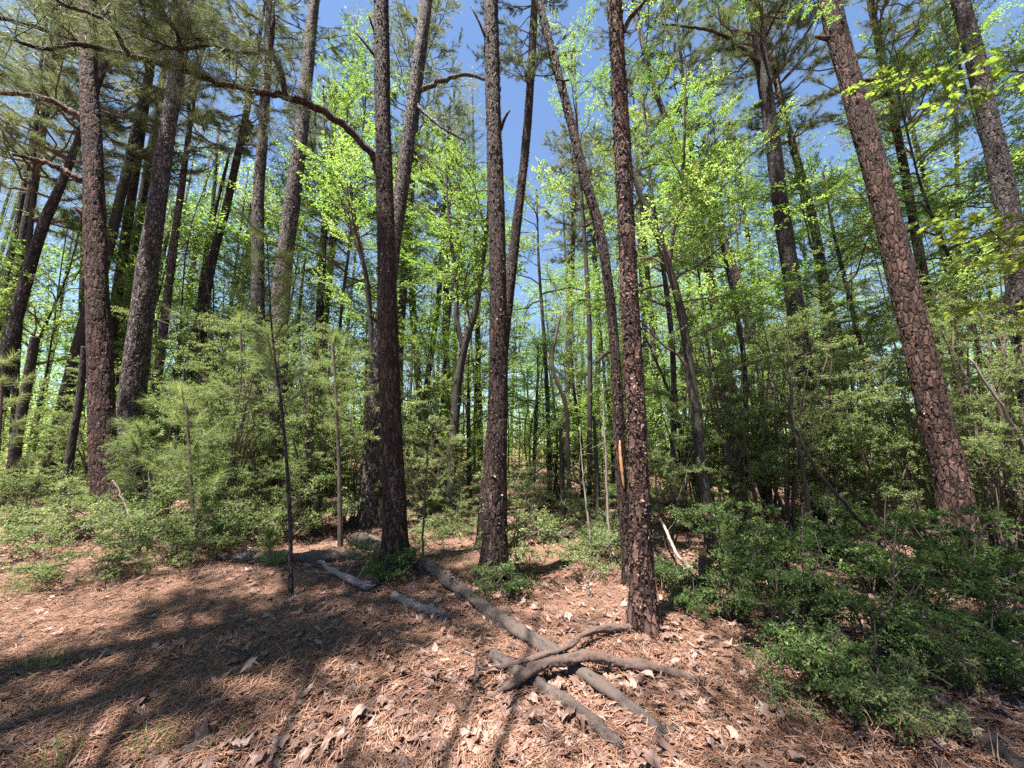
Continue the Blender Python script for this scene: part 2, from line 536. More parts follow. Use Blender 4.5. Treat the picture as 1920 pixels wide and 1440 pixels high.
def build_litter():
    rg = np.random.default_rng(21)
    # dead lobed leaves lying on the floor
    n = 36000
    x, y = scatter(rg, n, -12, 12, 1.7, 13, 1.7)
    dens = 0.55 + 0.25 * np.sin(1.3 * x + 0.6 * y + 1) + 0.2 * np.sin(2.9 * y - 1.7 * x) + np.clip(x * 0.15, -.3, .3)
    keep = rg.random(n) < np.clip(dens, 0.12, 1)
    x, y = x[keep], y[keep]
    n = len(x)
    size = rg.uniform(0.022, 0.055, n) * rg.choice([0.75, 1, 1.2], n)
    k = 12
    ang = np.arange(k) * 2 * math.pi / k
    prof = np.array([1.3, 0.72, 0.95, 0.62, 0.86, 0.60, 1.0, 0.60, 0.86, 0.62, 0.95, 0.72])
    prof = prof[None] * rg.uniform(0.8, 1.2, (n, k))
    lx = np.cos(ang)[None] * prof * size[:, None]
    ly = np.sin(ang)[None] * prof * size[:, None] * rg.uniform(0.42, 0.75, (n, 1))
    curl = rg.normal(0, 5.5, (n, 1))
    curl2 = rg.normal(0, 4.5, (n, 1))
    lz = curl * lx ** 2 + curl2 * ly ** 2 + rg.normal(0, 0.004, (n, k))
    L = np.concatenate([np.stack([lx, ly, lz], -1), np.zeros((n, 1, 3))], 1)
    yaw, tx, ty = rg.uniform(0, 6.28, n), rg.normal(0, 0.24, n), rg.normal(0, 0.24, n)
    cy, sy = np.cos(yaw)[:, None], np.sin(yaw)[:, None]
    px_, py_ = L[..., 0] * cy - L[..., 1] * sy, L[..., 0] * sy + L[..., 1] * cy
    pz = L[..., 2] + px_ * tx[:, None] + py_ * ty[:, None]
    base = terrain(x, y) + 0.008 + rg.random(n) * 0.022
    V = np.stack([px_ + x[:, None], py_ + y[:, None], pz + base[:, None]], -1)
    low = V[..., 2] - terrain(V[..., 0], V[..., 1])
    V[..., 2] += np.maximum(0, 0.004 - low.min(1))[:, None]
    a = np.arange(k)
    T = np.stack([a, (a + 1) % k, np.full(k, k)], -1)[None] + (np.arange(n) * (k + 1))[:, None, None]
    mb = MB().add(V.reshape(-1, 3), None, T.reshape(-1, 3), np.repeat(rg.random(n), k + 1))
    setting(mb.build('leaf_litter', M['dead_leaf']), 'stuff')
    # fallen pine needles in swaths
    n = 150000
    x, y = scatter(rg, n, -12, 12, 1.6, 11, 1.9)
    z = terrain(x, y) + 0.004 + rg.random(n) ** 2 * 0.03
    flow = 1.4 * np.sin(0.9 * x + 1.1 * y) + rg.normal(0, 0.9, n)
    D = np.stack([np.cos(flow), np.sin(flow), rg.normal(0.02, 0.10, n)], -1)
    mb = MB()
    n_ = norm(D)
    S = norm(np.cross(n_, UP))
    Ln = rg.uniform(0.07, 0.17, n)[:, None]
    W = rg.uniform(0.0014, 0.0028, n)[:, None]
    P = np.stack([x, y, z], -1)
    mid = P + n_ * Ln * 0.5 + UP * Ln * 0.06 + S * Ln * rg.normal(0, 0.06, (n, 1))
    V = np.stack([P - S * W, P + S * W, mid + S * W, mid - S * W, P + n_ * Ln], 1).reshape(-1, 3)
    b5 = np.arange(n)[:, None] * 5
    mb.add(V, b5 + np.array([[0, 1, 2, 3]]), b5 + np.array([[3, 2, 4]]), np.repeat(rg.random(n), 5))
    setting(mb.build('needle_litter', M['straw']), 'stuff')
    # small twigs and bark crumbs
    mb = MB()
    n = 2800
    x, y = scatter(rg, n, -12, 12, 1.8, 10, 1.6)
    P0 = np.stack([x, y, terrain(x, y) + 0.012], -1)
    a = rg.uniform(0, 6.28, n)
    l = rg.uniform(0.05, 0.30, n) * rg.choice([1, 1, 1, 1.9], n)
    P1 = P0 + np.stack([np.cos(a) * l, np.sin(a) * l, rg.normal(0.01, 0.03, n)], -1)
    P1[:, 2] = np.maximum(P1[:, 2], terrain(P1[:, 0], P1[:, 1]) + 0.01)
    sticks(mb, P0, P1, rg.uniform(0.002, 0.006, n), 0.0015, 0, 0.5, 0.06, rg)
    setting(mb.build('twig_litter', M['twig']), 'stuff')


build_litter()


# ------------------------------------------------------------------ trunks with plated bark
def bark_field(rg, th, s, R, cw, ch):
    """Cellular bark: returns edge distance, plate random and height inside the plate, per (theta, s)."""
    ncol = max(6, int(round(2 * math.pi * R / cw)))
    nrow = int(s.max() / ch) + 4
    jx = rg.uniform(-0.42, 0.42, (nrow, ncol))
    jy = rg.uniform(-0.46, 0.46, (nrow, ncol))
    pr = rg.random((nrow, ncol))
    shift = rg.uniform(0, 1, nrow)
    U = th / (2 * math.pi) * ncol
    Vv = s / ch + 1
    r0 = np.floor(Vv).astype(int)
    F1 = np.full(U.shape, 9.0)
    F2 = np.full(U.shape, 9.0)
    pid = np.zeros(U.shape)
    dyb = np.zeros(U.shape)
    for dr in (-1, 0, 1):
        rr = np.clip(r0 + dr, 0, nrow - 1)
        c0 = np.floor(U - shift[rr]).astype(int)
        for dc in (-1, 0, 1):
            cc = (c0 + dc) % ncol
            cx = c0 + dc + 0.5 + shift[rr] + jx[rr, cc]
            cyy = rr + 0.5 + jy[rr, cc]
            ddx, ddy = U - cx, Vv - cyy
            d = np.abs(ddx) ** 1.5 * 1.25 + np.abs(ddy) ** 1.5
            closer = d < F1
            F2 = np.where(closer, F1, np.minimum(F2, d))
            pid = np.where(closer, pr[rr, cc], pid)
            dyb = np.where(closer, ddy, dyb)
            F1 = np.where(closer, d, F1)
    return F2 - F1, pid, dyb


def trunk_path(px, Y, height, H_lean=0.35, base=None):
    """px: list of (u, v, width px) from the base upwards. Returns path and radius rows (x, y, z, r)."""
    rows = []
    fwd = np.array([0, math.cos(PITCH), math.sin(PITCH)])
    for i, (u, v, w) in enumerate(px):
        if i == 0 and Y is None:
            p = ground_at(u, v)
            Y = p[1]
        else:
            p = at(u, v, Y)
        d = p - CAM
        ch = d[1] / math.hypot(d[0], d[1])
        r = 0.47 * w * np.dot(d, fwd) / FPX * ch
        rows.append([*p, r])
    rows = np.array(rows)
    z0 = float(terrain(rows[0, 0], rows[0, 1]))
    if rows[0, 2] > z0 + 0.05:                       # base hidden in the photograph: run the trunk down to the floor
        d = rows[0, :3] - rows[1, :3]
        f = (rows[0, 2] - z0) / max(-d[2], 0.1)
        p = rows[0, :3] + d * min(f, 3)
        p[2] = float(terrain(p[0], p[1]))
        rows = np.vstack([[*p, rows[0, 3] * 1.12], rows])
    else:
        rows[0, 2] = z0
    top = rows[-1]
    if height and top[2] < z0 + height:
        d = norm(rows[-1, :3] - rows[-2, :3])
        d2 = norm(d * H_lean + UP * (1 - H_lean))
        rem = z0 + height - top[2]
        m = top[:3] + (d + d2) / 2 / ((d + d2)[2] / 2) * rem * 0.4
        e = m + d2 / d2[2] * rem * 0.6
        rows = np.vstack([rows, [*m, top[3] * 0.72], [*e, max(0.03, top[3] * 0.25)]])
    return rows


def trunk_mesh(mb, rows, rg, seg, step, cw=0.06, ch=0.17, depth=0.016, flare=0.42, tilt=0.5, fine_to=None, scar=None):
    L = np.linalg.norm(np.diff(rows[:, :3], axis=0), axis=1).sum()
    P = spline(rows, max(6, int(L / 0.02)))
    acc = np.concatenate([[0], np.cumsum(np.linalg.norm(np.diff(P[:, :3], axis=0), axis=1))])
    if fine_to is None:
        fine_to = acc[-1]
    sA = np.arange(0, min(fine_to, acc[-1]), step)
    sB = np.arange(min(fine_to, acc[-1]), acc[-1] + 0.01, step * 8)
    s = np.concatenate([sA, sB])
    P = np.stack([np.interp(s, acc, P[:, c]) for c in range(4)], -1)
    path, rad = P[:, :3], np.maximum(P[:, 3], 0.006)
    path = path.copy()
    t, n, b = frames(path)
    rad = rad * (1 + flare * np.exp(-s / 0.16) + flare * 0.35 * np.exp(-s / 0.6))
    k = len(s)
    th = np.arange(seg) * 2 * math.pi / seg
    TH, S = np.meshgrid(th, s)
    R0 = float(np.median(P[:max(3, k // 3), 3]))
    wob = 0.35 * np.sin(S * 7 + TH * 3) * 0.03 + 0.05 * np.sin(S * 2.3 + 1.0)
    e, pid, dy = bark_field(rg, (TH + wob) % (2 * math.pi), S, R0, cw, ch)
    plate = np.clip((e + rg.normal(0, 0.04, e.shape)) / 0.24, 0, 1)
    plate = plate * plate * (3 - 2 * plate)
    dp = min(depth, R0 * 0.16)
    if seg > 60:                                     # scales lying on the plates
        e2, pid2, dy2 = bark_field(rg, (TH + 2 * wob) % (2 * math.pi), S, R0, cw * 0.5, ch * 0.42)
        pid = np.clip(pid * 0.6 + pid2 * 0.4, 0, 1)
        dy = dy * 0.6 + dy2 * 0.4
    hgt = dp * (plate * (0.35 + 0.95 * pid) - 0.7) + dp * tilt * plate * np.clip(0.5 - dy, 0, 1)
    lump = 0.03 * R0 * np.sin(3 * TH + S * 1.7) + 0.025 * R0 * np.sin(2 * TH - S * 2.6 + 2)
    buttress = 1 + 0.24 * np.cos(4 * TH + rg.uniform(0, 6)) * np.exp(-S / 0.14) * (flare > 0)
    RR = rad[:, None] * buttress + lump + hgt * np.clip(rad[:, None] / R0, 0.25, 1)
    ring = np.cos(TH)[..., None] * n[:, None] + np.sin(TH)[..., None] * b[:, None]
    V = path[:, None] + ring * RR[..., None]
    V[0, :, 2] -= 0.12
    i = np.arange(k - 1)[:, None] * seg
    j = np.arange(seg)[None]
    Q = np.stack([i + j, i + (j + 1) % seg, i + seg + (j + 1) % seg, i + seg + j], -1).reshape(-1, 4)
    Vf = np.vstack([V.reshape(-1, 3), path[-1]])
    a = np.arange(seg) + (k - 1) * seg
    T = np.stack([a, (np.arange(seg) + 1) % seg + (k - 1) * seg, np.full(seg, k * seg)], -1)
    rr = np.append((pid * 0.85 + 0.15 * rg.random(pid.shape)).ravel(), 0.5)
    mb.add(Vf, Q, T, rr, np.append(plate.ravel(), 0.3))
    return path, rad, s, n, b


def flakes(mb, path, rad, n, b, rg, count, smax, size=0.022):
    """Loose bark chips standing off the plates, open at the top so that they catch the high sun."""
    k = len(path)
    i = rg.integers(2, max(3, int(k * smax)), count)
    th = rg.uniform(0, 2 * math.pi, count)
    out = np.cos(th)[:, None] * n[i] + np.sin(th)[:, None] * b[i]
    P = path[i] + out * (rad[i] + 0.004)[:, None]
    side = norm(np.cross(UP, out))
    w = np.exp(rg.normal(-0.25, 0.45, count))[:, None] * size
    h = rg.uniform(0.25, 0.9, count)[:, None] * size * 1.1
    lift = rg.uniform(0.10, 0.42, count)[:, None] * h
    skew = rg.normal(0, 0.35, count)[:, None] * w
    A = P + UP * h * 0.6                              # hinged above, lower lip curling outwards
    V = np.stack([A + side * w * 0.4, A - side * w * 0.4, P - UP * h * 0.2 - side * w * 0.6 + out * lift * 1.5 - UP * skew,
                  P - UP * h * 0.35 + out * lift * 2.0, P - UP * h * 0.2 + side * w * 0.6 + out * lift * 1.5 + UP * skew], 1).reshape(-1, 3)
    B = np.arange(count)[:, None] * 5
    mb.add(V, B + np.array([[0, 1, 2, 3]]), B + np.array([[0, 3, 4]]), np.repeat(rg.uniform(0.3, 1.02, count), 5), 1.0)


# ------------------------------------------------------------------ shared foliage meshes
def pine_crown(seed, L=8.0, reach=2.6, k=52, nl=0.19, w=0.007):
    rg = np.random.default_rng(seed)
    mb = MB()
    C, A = [], []
    z = 0.0
    while z < L:
        f = z / L
        prof = reach * (0.45 + 0.55 * min(1, f / 0.3)) * (1 - f ** 2.2 * 0.8)
        for _ in range(rg.integers(3, 6)):
            az = rg.uniform(0, 6.28)
            l = prof * rg.uniform(0.55, 1.15)
            el0 = rg.uniform(-0.1, 0.45) + 0.4 * f
            h = np.array([math.cos(az), math.sin(az), 0])
            side = np.array([-h[1], h[0], 0])
            tt = np.linspace(0, 1, 7)
            bend = rg.normal(0, 0.18)
            path = (h * (tt * l)[:, None] + UP * (np.sin(el0) * tt * l + 0.16 * l * tt ** 3 - 0.06 * l * np.sin(tt * 3.1))[:, None]
                    + side * (bend * l * tt ** 2)[:, None] + UP * z)
            path[1:-1] += rg.normal(0, 0.02 * l, (5, 3))
            tube(mb, path, np.linspace(0.035 * (1 - 0.6 * f), 0.008, 7), 5, cap=False)
            ns = int(4 + l * 4.5)
            ts = rg.uniform(0.3, 1.0, ns)
            pts = np.stack([np.interp(ts, tt, path[:, c]) for c in range(3)], -1)
            d = h + side * rg.choice([-1, 1], ns)[:, None] * rg.uniform(0.4, 1.3, (ns, 1)) + UP * rg.uniform(-0.1, 0.7, (ns, 1))
            d = norm(d)
            ends = pts + d * (rg.uniform(0.2, 0.6, ns) * (0.5 + 0.25 * l))[:, None]
            sticks(mb, pts, ends, 0.008, 0.005, 0, 0.5, 0.05, rg)
            C += [ends, path[-1:], pts + (ends - pts) * 0.55]
            A += [d + UP * 0.3, norm(path[-1:] - path[-2:-1]), d + UP * 0.3]
        z += rg.uniform(0.3, 0.75)
    tube(mb, np.array([[0, 0, -0.2], [0, 0, L * 0.5], [0, 0, L]]), [0.03, 0.03, 0.01], 5)
    C, A = np.concatenate(C), np.concatenate(A)
    tufts(mb, C, A, k, nl, w, rg, 1)
    return mb.mesh('pine_crown', [M['twig'], M['needle']])


def leaf_bough(seed, length=2.2, leaf_l=0.075, leaf_w=0.034, mats=('twig', 'leaf'), nside=15, dens=1.0, flat=0.45, lobed=False):
    rg = np.random.default_rng(seed)
    mb = MB()
    tt = np.linspace(0, 1, 8)
    sag = rg.uniform(-0.12, 0.22)
    path = np.stack([tt * length, 0.10 * length * np.sin(tt * rg.uniform(2, 5)) * rg.choice([-1, 1]),
                     length * (0.30 * tt - sag * tt ** 2)], -1)
    path[1:] += rg.normal(0, 0.02 * length, (7, 3))
    tube(mb, path, np.linspace(0.011 * length, 0.003, 8), 5, cap=False)
    P, D = [], []

    def spray(p0, p1):
        l = np.linalg.norm(p1 - p0)
        k = max(3, int(l / (leaf_l * 0.33) * dens))
        f = rg.uniform(0.12, 1.05, k)[:, None]
        d = norm(p1 - p0)
        s = np.cross(d, UP)
        P.append(p0 + (p1 - p0) * f + rg.normal(0, 0.012, (k, 3)))
        D.append(d * 0.7 + s * (rg.choice([-1, 1], k) * rg.uniform(0.5, 1.2, k))[:, None] + UP * rg.normal(-0.1, 0.25, (k, 1)))
    for q in range(nside):
        f = 0.18 + 0.82 * (q + rg.random()) / nside
        p0 = np.array([np.interp(f, tt, path[:, c]) for c in range(3)])
        sgn = 1 if q % 2 else -1
        a = rg.uniform(0.45, 1.15) * sgn
        l = length * rg.uniform(0.25, 0.5) * (1.15 - 0.6 * f)
        d = norm(np.array([math.cos(a), math.sin(a), rg.normal(0.12, 0.22)]))
        p1 = p0 + d * l
        sticks(mb, [p0], [p1], 0.006, 0.003, 0, 0.5, 0.06, rg)
        spray(p0, p1)
        for _ in range(rg.integers(2, 6)):
            g = rg.uniform(0.25, 0.95)
            b0 = p0 + (p1 - p0) * g
            a2 = a + rg.choice([-1, 1]) * rg.uniform(0.5, 1.0)
            d2 = norm(np.array([math.cos(a2), math.sin(a2), rg.normal(0.05, 0.30)]))
            b1 = b0 + d2 * l * rg.uniform(0.3, 0.6)
            sticks(mb, [b0], [b1], 0.004, 0.002, 0, 0.5, 0.06, rg)
            spray(b0, b1)
    spray(path[4], path[6])
    spray(path[6], path[7])
    P, D = np.concatenate(P), np.concatenate(D)
    n = len(P)
    N = UP + rg.normal(0, flat, (n, 3))
    s = rg.uniform(0.65, 1.2, n)
    if not lobed:
        leaves(mb, P, D, N, leaf_l * s, leaf_w * s, rg, 1)
    else:
        lobed_leaves(mb, P, D, N, leaf_l * s, rg, 1)
    return mb.mesh('leafy_bough', [M[mats[0]], M[mats[1]]])


def lobed_leaves(mb, P, D, N, L, rg, mi=0):
    """Larger leaves with five rounded lobes, for foliage near the camera."""
    n = len(P)
    D = norm(D)
    S = norm(np.cross(D, N))
    N = np.cross(S, D)
    ox = np.array([0, 0.12, 0.34, 0.40, 0.66, 0.72, 1.0, 0.72, 0.66, 0.40, 0.34, 0.12])
    oy = np.array([0, 0.10, 0.36, 0.16, 0.34, 0.14, 0.0, -0.14, -0.34, -0.16, -0.36, -0.10])
    V = (P[:, None] + D[:, None] * (ox[None] * L[:, None])[..., None] + S[:, None] * (oy[None] * L[:, None])[..., None]
         + N[:, None] * ((np.abs(oy)[None] * 0.35 - ox[None] ** 2 * 0.18) * L[:, None])[..., None])
    c = P[:, None] + D[:, None] * 0.45 * L[:, None, None] - N[:, None] * 0.03 * L[:, None, None]
    V = np.concatenate([V, c], 1).reshape(-1, 3)
    a = np.arange(12)
    T = np.stack([a, (a + 1) % 12, np.full(12, 12)], -1)[None] + (np.arange(n) * 13)[:, None, None]
    mb.add(V, None, T.reshape(-1, 3), np.repeat(rg.random(n), 13), None, mi)


def shrub_mesh(seed, H=2.2, R=1.1, nstem=7, ntw=420, leaf_l=0.03, leaf_w=0.016, per=34, mats=('twig', 'shrub_leaf'), low=0.12, sr=1.0):
    """Yaupon-like shrub: several thin stems, a haze of fine twigs, small leaves in flat sprays with gaps."""
    rg = np.random.default_rng(seed)
    st, fo = MB(), MB()
    nodes = []
    for i in range(nstem):
        az = rg.uniform(0, 6.28)
        lean = rg.uniform(0.1, 0.75) * R
        h = H * rg.uniform(0.55, 1.0)
        tt = np.linspace(0, 1, 7)
        p = np.stack([np.cos(az) * (0.06 + lean * tt ** 1.4), np.sin(az) * (0.06 + lean * tt ** 1.4), h * tt - 0.05], -1)
        p[1:] += rg.normal(0, 0.035 * R, (6, 3))
        tube(st, p, np.linspace(0.016, 0.004, 7) * (0.5 + 0.25 * H) * sr, 5, cap=False)
        q = spline(p, 24)
        nodes.append(q[q[:, 2] > H * low])
    nodes = np.concatenate(nodes)
    # boughs, then twigs at their ends: clumps with gaps between
    nb = max(14, ntw // 14)
    b0 = nodes[rg.integers(0, len(nodes), nb)]
    az = rg.uniform(0, 6.28, nb)
    l = R * rg.uniform(0.25, 0.8, nb)
    b1 = b0 + np.stack([np.cos(az) * l, np.sin(az) * l, rg.uniform(-0.1, 0.55, nb) * l], -1)
    b1[:, 2] = np.clip(b1[:, 2], 0.06, H * 1.1)
    sticks(st, b0, b1, 0.006, 0.003, 0, 0.5, 0.07, rg)
    i = rg.integers(0, nb, ntw)
    f = rg.uniform(0.35, 1.0, ntw)[:, None]
    t0 = b0[i] + (b1[i] - b0[i]) * f
    az = rg.uniform(0, 6.28, ntw)
    l = rg.uniform(0.08, 0.30, ntw) * (0.6 + 0.25 * R)
    t1 = t0 + np.stack([np.cos(az) * l, np.sin(az) * l, rg.normal(0.10, 0.35, ntw) * l], -1)
    t1[:, 2] = np.maximum(t1[:, 2], 0.03)
    sticks(st, t0, t1, 0.0025, 0.0012, 0, 0.5, 0.07, rg)
    g = rg.uniform(0.1, 1.05, (ntw, per, 1))
    P = (t0[:, None] + (t1 - t0)[:, None] * g + rg.normal(0, 0.012, (ntw, per, 3))).reshape(-1, 3)
    d = np.repeat(norm(t1 - t0), per, 0)
    D = d * 0.6 + norm(rg.normal(0, 1, (len(P), 3))) * 0.9
    N = UP + rg.normal(0, 0.55, (len(P), 3))
    s = rg.uniform(0.6, 1.25, len(P))
    leaves(fo, P, D, N, leaf_l * s, leaf_w * s, rg)
    return st.mesh('stems', M[mats[0]]), fo.mesh('foliage', M[mats[1]])


CROWNS = [pine_crown(100 + i, L, R) for i, (L, R) in enumerate(((8, 2.6), (9, 3.0), (7, 2.2), (8, 2.4)))]
BOUGHS = [leaf_bough(200 + i, le, ll, lw, dens=dn) for i, (le, ll, lw, dn) in
          enumerate(((2.2, .06, .030, 1), (2.6, .055, .025, 1.05), (1.8, .068, .036, .9), (2.4, .052, .024, 1.1), (2.0, .064, .032, 1.0)))]
SHRUBS = [shrub_mesh(300 + i, H, R, ns, nt) for i, (H, R, ns, nt) in
          enumerate(((2.8, 1.25, 9, 520), (4.3, 1.5, 12, 1000), (1.9, 1.15, 8, 380), (3.8, 1.25, 10, 760)))]
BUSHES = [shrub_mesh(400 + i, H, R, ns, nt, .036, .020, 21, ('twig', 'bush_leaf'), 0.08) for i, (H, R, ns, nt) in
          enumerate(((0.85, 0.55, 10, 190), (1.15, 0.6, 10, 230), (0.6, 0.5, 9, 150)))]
SPRIGS = [shrub_mesh(450 + i, H, R, ns, nt, .030, .015, 17, ('twig', 'shrub_leaf'), 0.08, 0.4) for i, (H, R, ns, nt) in
          enumerate(((0.55, 0.55, 9, 130), (0.8, 0.6, 9, 170), (0.4, 0.55, 9, 120)))]


def euler_to(d, spin=0.0):
    """Euler that turns +Z onto direction d."""
    from mathutils import Vector, Matrix
    q = Vector(d).to_track_quat('Z', 'Y').to_matrix() @ Matrix.Rotation(spin, 3, 'Z')
    return q.to_euler()


# ------------------------------------------------------------------ pines
def local(rows, base):
    r = np.array(rows, float)
    r[:, :3] -= base
    return r


def stub(parent, base, p0, p1, r0, r1, mat, rg, name='branch_stub'):
    mb = MB()
    pts = spline(np.array([p0, (np.array(p0) + p1) / 2 + rg.normal(0, 0.01, 3), p1]), 6) - base
    tube(mb, pts, np.linspace(r0, r1, 6), 7)
    return mb.build(name, M[mat], parent, True)


def pine(label, px, Y, height, crown_at, mat, seed, near=True, group='pines', crown_scale=1.0, crown_i=None, plate=(0.036, 0.24, 0.006),
         limbs=(), stubs=(), cat='pine tree', chips=1.0, lean=0.35):
    """limbs: (pixel path with widths, depth at start, depth at end, tuft spec); stubs: (u0, v0, u1, v1, width px)."""
    rg = np.random.default_rng(seed)
    rows = trunk_path(px, Y, height, lean)
    base = rows[0, :3].copy()
    t = thing('pine_tree', label, cat, base, group)
    mb = MB()
    top_v = at(px[-1][0], -40, base[1])[2] - base[2] + 1.0
    if near:
        path, rad, s, n, b = trunk_mesh(mb, local(rows, base), rg, 104, 0.016, fine_to=min(top_v, 11), tilt=0.3, cw=plate[0], ch=plate[1], depth=plate[2])
        cnt = int(2000 * chips)
    else:
        path, rad, s, n, b = trunk_mesh(mb, local(rows, base), rg, 40, 0.035, cw=0.06, ch=0.14, depth=0.008, tilt=0.3, fine_to=min(top_v, 16))
        cnt = int(600 * chips)
    frac = np.searchsorted(s, top_v) / len(s)
    flakes(mb, path, rad, n, b, rg, cnt, min(1, frac), 0.021 if near else 0.03)
    mb.build('trunk', M[mat], t, True)
    fwd = np.array([0, math.cos(PITCH), math.sin(PITCH)])
    if crown_at is not None:
        zc = path[:, 2]
        i = min(np.searchsorted(zc, crown_at), len(zc) - 3)
        d = norm(path[-1] - path[i])
        ci = seed % len(CROWNS) if crown_i is None else crown_i
        place('crown', CROWNS[ci], t, path[i], euler_to(d, rg.uniform(0, 6.28)), crown_scale * np.linalg.norm(path[-1] - path[i]) / (8.0, 9.0, 7.0, 8.0)[ci])
    for (pxl, Y0, Y1, nt, nl) in limbs:
        m = MB()
        k = len(pxl)
        pr = []
        for q, (u, v, w) in enumerate(pxl):
            p = at(u, v, Y0 + (Y1 - Y0) * q / (k - 1))
            pr.append([*(p - base), 0.5 * w * np.dot(p - CAM, fwd) / FPX])
        pr = spline(np.array(pr), k * 6)
        wob = rg.normal(0, 1, (len(pr), 3)) * pr[:, 3:] * 0.25
        tube(m, pr[:, :3] + wob, pr[:, 3], 8)
        mats = [M[mat]]
        if nt:
            ns = nt
            f = rg.uniform(0.25, 1.0, ns)
            idx = (f * (len(pr) - 1)).astype(int)
            p0 = pr[idx, :3]
            d = norm(np.gradient(pr[:, :3], axis=0)[idx] * 6 + norm(rg.normal(0, 1, (ns, 3))) * np.array([1, 1, 0.7]) + UP * 0.35)
            p1 = p0 + d * rg.uniform(0.2, 0.75, (ns, 1))
            sticks(m, p0, p1, 0.006, 0.0035, 0, 0.5, 0.08, rg)
            j = rg.integers(0, ns, ns * 2)
            g = rg.uniform(0.3, 0.9, (ns * 2, 1))
            q0 = p0[j] + (p1 - p0)[j] * g
            d2 = norm(d[j] + norm(rg.normal(0, 1, (ns * 2, 3))) * 0.9)
            q1 = q0 + d2 * rg.uniform(0.12, 0.4, (ns * 2, 1))
            sticks(m, q0, q1, 0.004, 0.0025, 0, 0.5, 0.08, rg)
            tufts(m, np.concatenate([p1, q1]), np.concatenate([d, d2]), 44, nl, 0.0034, rg, 1)
            mats.append(M['needle'])
        m.build('branch', mats, t, True)
    for (u0, v0, u1, v1, w) in stubs:
        Yb = base[1]
        p0, p1 = at(u0, v0, Yb), at(u1, v1, Yb - 0.12)
        r = 0.5 * w * Yb / FPX
        stub(t, base, p0, p1, r, r * 0.45, mat, rg)
    return t


G1 = 'large pines along the front of the wood'
G2 = 'pines standing further back in the wood'
# near pines -------------------------------------------------------
pine('large reddish plated pine at the left with two bare limbs pointing left',
     [(208, 1000, 66), (196, 860, 60), (186, 640, 54), (174, 300, 46), (166, 60, 40)], 7.0, 21, 14, 'red_bark', 1, crown_scale=0.6, plate=(0.056, 0.34, 0.010), group=G1, chips=0.6,
     limbs=[([(155, 225, 14), (110, 195, 11), (60, 180, 9), (0, 173, 8), (-60, 180, 6)], 7.0, 6.4, 8, .17),
            ([(152, 338, 13), (110, 315, 10), (60, 298, 8), (22, 290, 5)], 7.0, 6.5, 0, .17)],
     stubs=[(160, 408, 140, 388, 14)])
pine('thick pine with pale flecked bark leaning right just behind the large reddish pine',
     [(236, 985, 62), (245, 780, 58), (270, 560, 50), (303, 320, 38), (338, 100, 32), (352, 0, 28)], 8.2, 22, 15, 'pale_bark', 2, crown_scale=0.6, plate=(0.056, 0.34, 0.010), group=G1, chips=2.2)
pine('straight dark pine left of centre with a long arching limb reaching left',
     [(741, 1062, 46), (738, 900, 44), (728, 640, 41), (721, 330, 33), (715, 0, 29)], None, 21, 15, 'pine_bark', 3, crown_scale=0.8, group=G1, chips=1.2,
     limbs=[([(718, 338, 18), (694, 288, 14), (655, 243, 13), (600, 205, 13), (540, 183, 12), (440, 162, 10), (340, 131, 11), (240, 103, 9), (150, 82, 9), (70, 52, 8), (-30, 28, 7), (-120, 30, 5)], 5.45, 3.7, 60, .20),
            ([(538, 182, 11), (525, 130, 9), (508, 92, 8), (512, 40, 7), (505, -40, 5)], 4.75, 4.5, 20, .20),
            ([(500, 95, 7), (455, 100, 6), (390, 86, 6), (330, 92, 5), (250, 60, 4)], 4.6, 4.1, 34, .20),
            ([(240, 103, 8), (200, 40, 7), (120, 8, 6), (60, -40, 5)], 4.2, 3.8, 26, .20),
            ([(150, 82, 8), (80, 90, 7), (0, 70, 6), (-80, 85, 4)], 4.0, 3.5, 22, .20),
            ([(345, 130, 8), (330, 60, 7), (290, 10, 6), (270, -60, 5)], 4.4, 4.0, 30, .20)],
     stubs=[(706, 108, 668, 62, 8), (706, 66, 692, 30, 7), (716, 606, 692, 590, 12)])
pine('straight reddish pine at the centre with a leafy sprig at its foot',
     [(926, 1090, 50), (930, 900, 42), (935, 620, 35), (927, 260, 30), (920, 0, 27)], None, 21, 15.5, 'pine_bark', 4, crown_scale=0.8, group=G1, chips=1.1,
     stubs=[(938, 244, 956, 206, 9), (917, 88, 884, 12, 8)])
pine('near straight pine right of centre covered in pale bark flakes',
     [(1207, 1172, 48), (1197, 900, 41), (1181, 560, 36), (1166, 260, 31), (1152, 0, 27)], None, 18, 13, 'red_bark', 5, crown_scale=0.8, group=G1, chips=2.0,
     limbs=[([(1168, 60, 9), (1185, 30, 8), (1210, 0, 7), (1250, -60, 5)], 3.95, 3.9, 0, .17)])
pine('broad plated pine at the right leaning left with snapped limb stubs',
     [(1812, 1060, 84), (1788, 920, 76), (1748, 760, 70), (1672, 440, 60), (1600, 170, 50), (1552, -10, 46)], None, 21, 12.5, 'red_bark', 6, plate=(0.056, 0.34, 0.010), group=G1, chips=0.5,
     stubs=[(1618, 152, 1655, 146, 11), (1552, 72, 1530, 68, 12), (1722, 610, 1742, 606, 14), (1655, 290, 1640, 298, 14), (1690, 440, 1706, 428, 10)])
pine('tall grey pine at the right edge leaning left out of the picture',
     [(1945, 800, 66), (1925, 640, 60), (1890, 400, 54), (1838, 150, 46), (1800, 0, 42)], 6.6, 22, 13, 'grey_bark', 7, group=G1, chips=1.2)
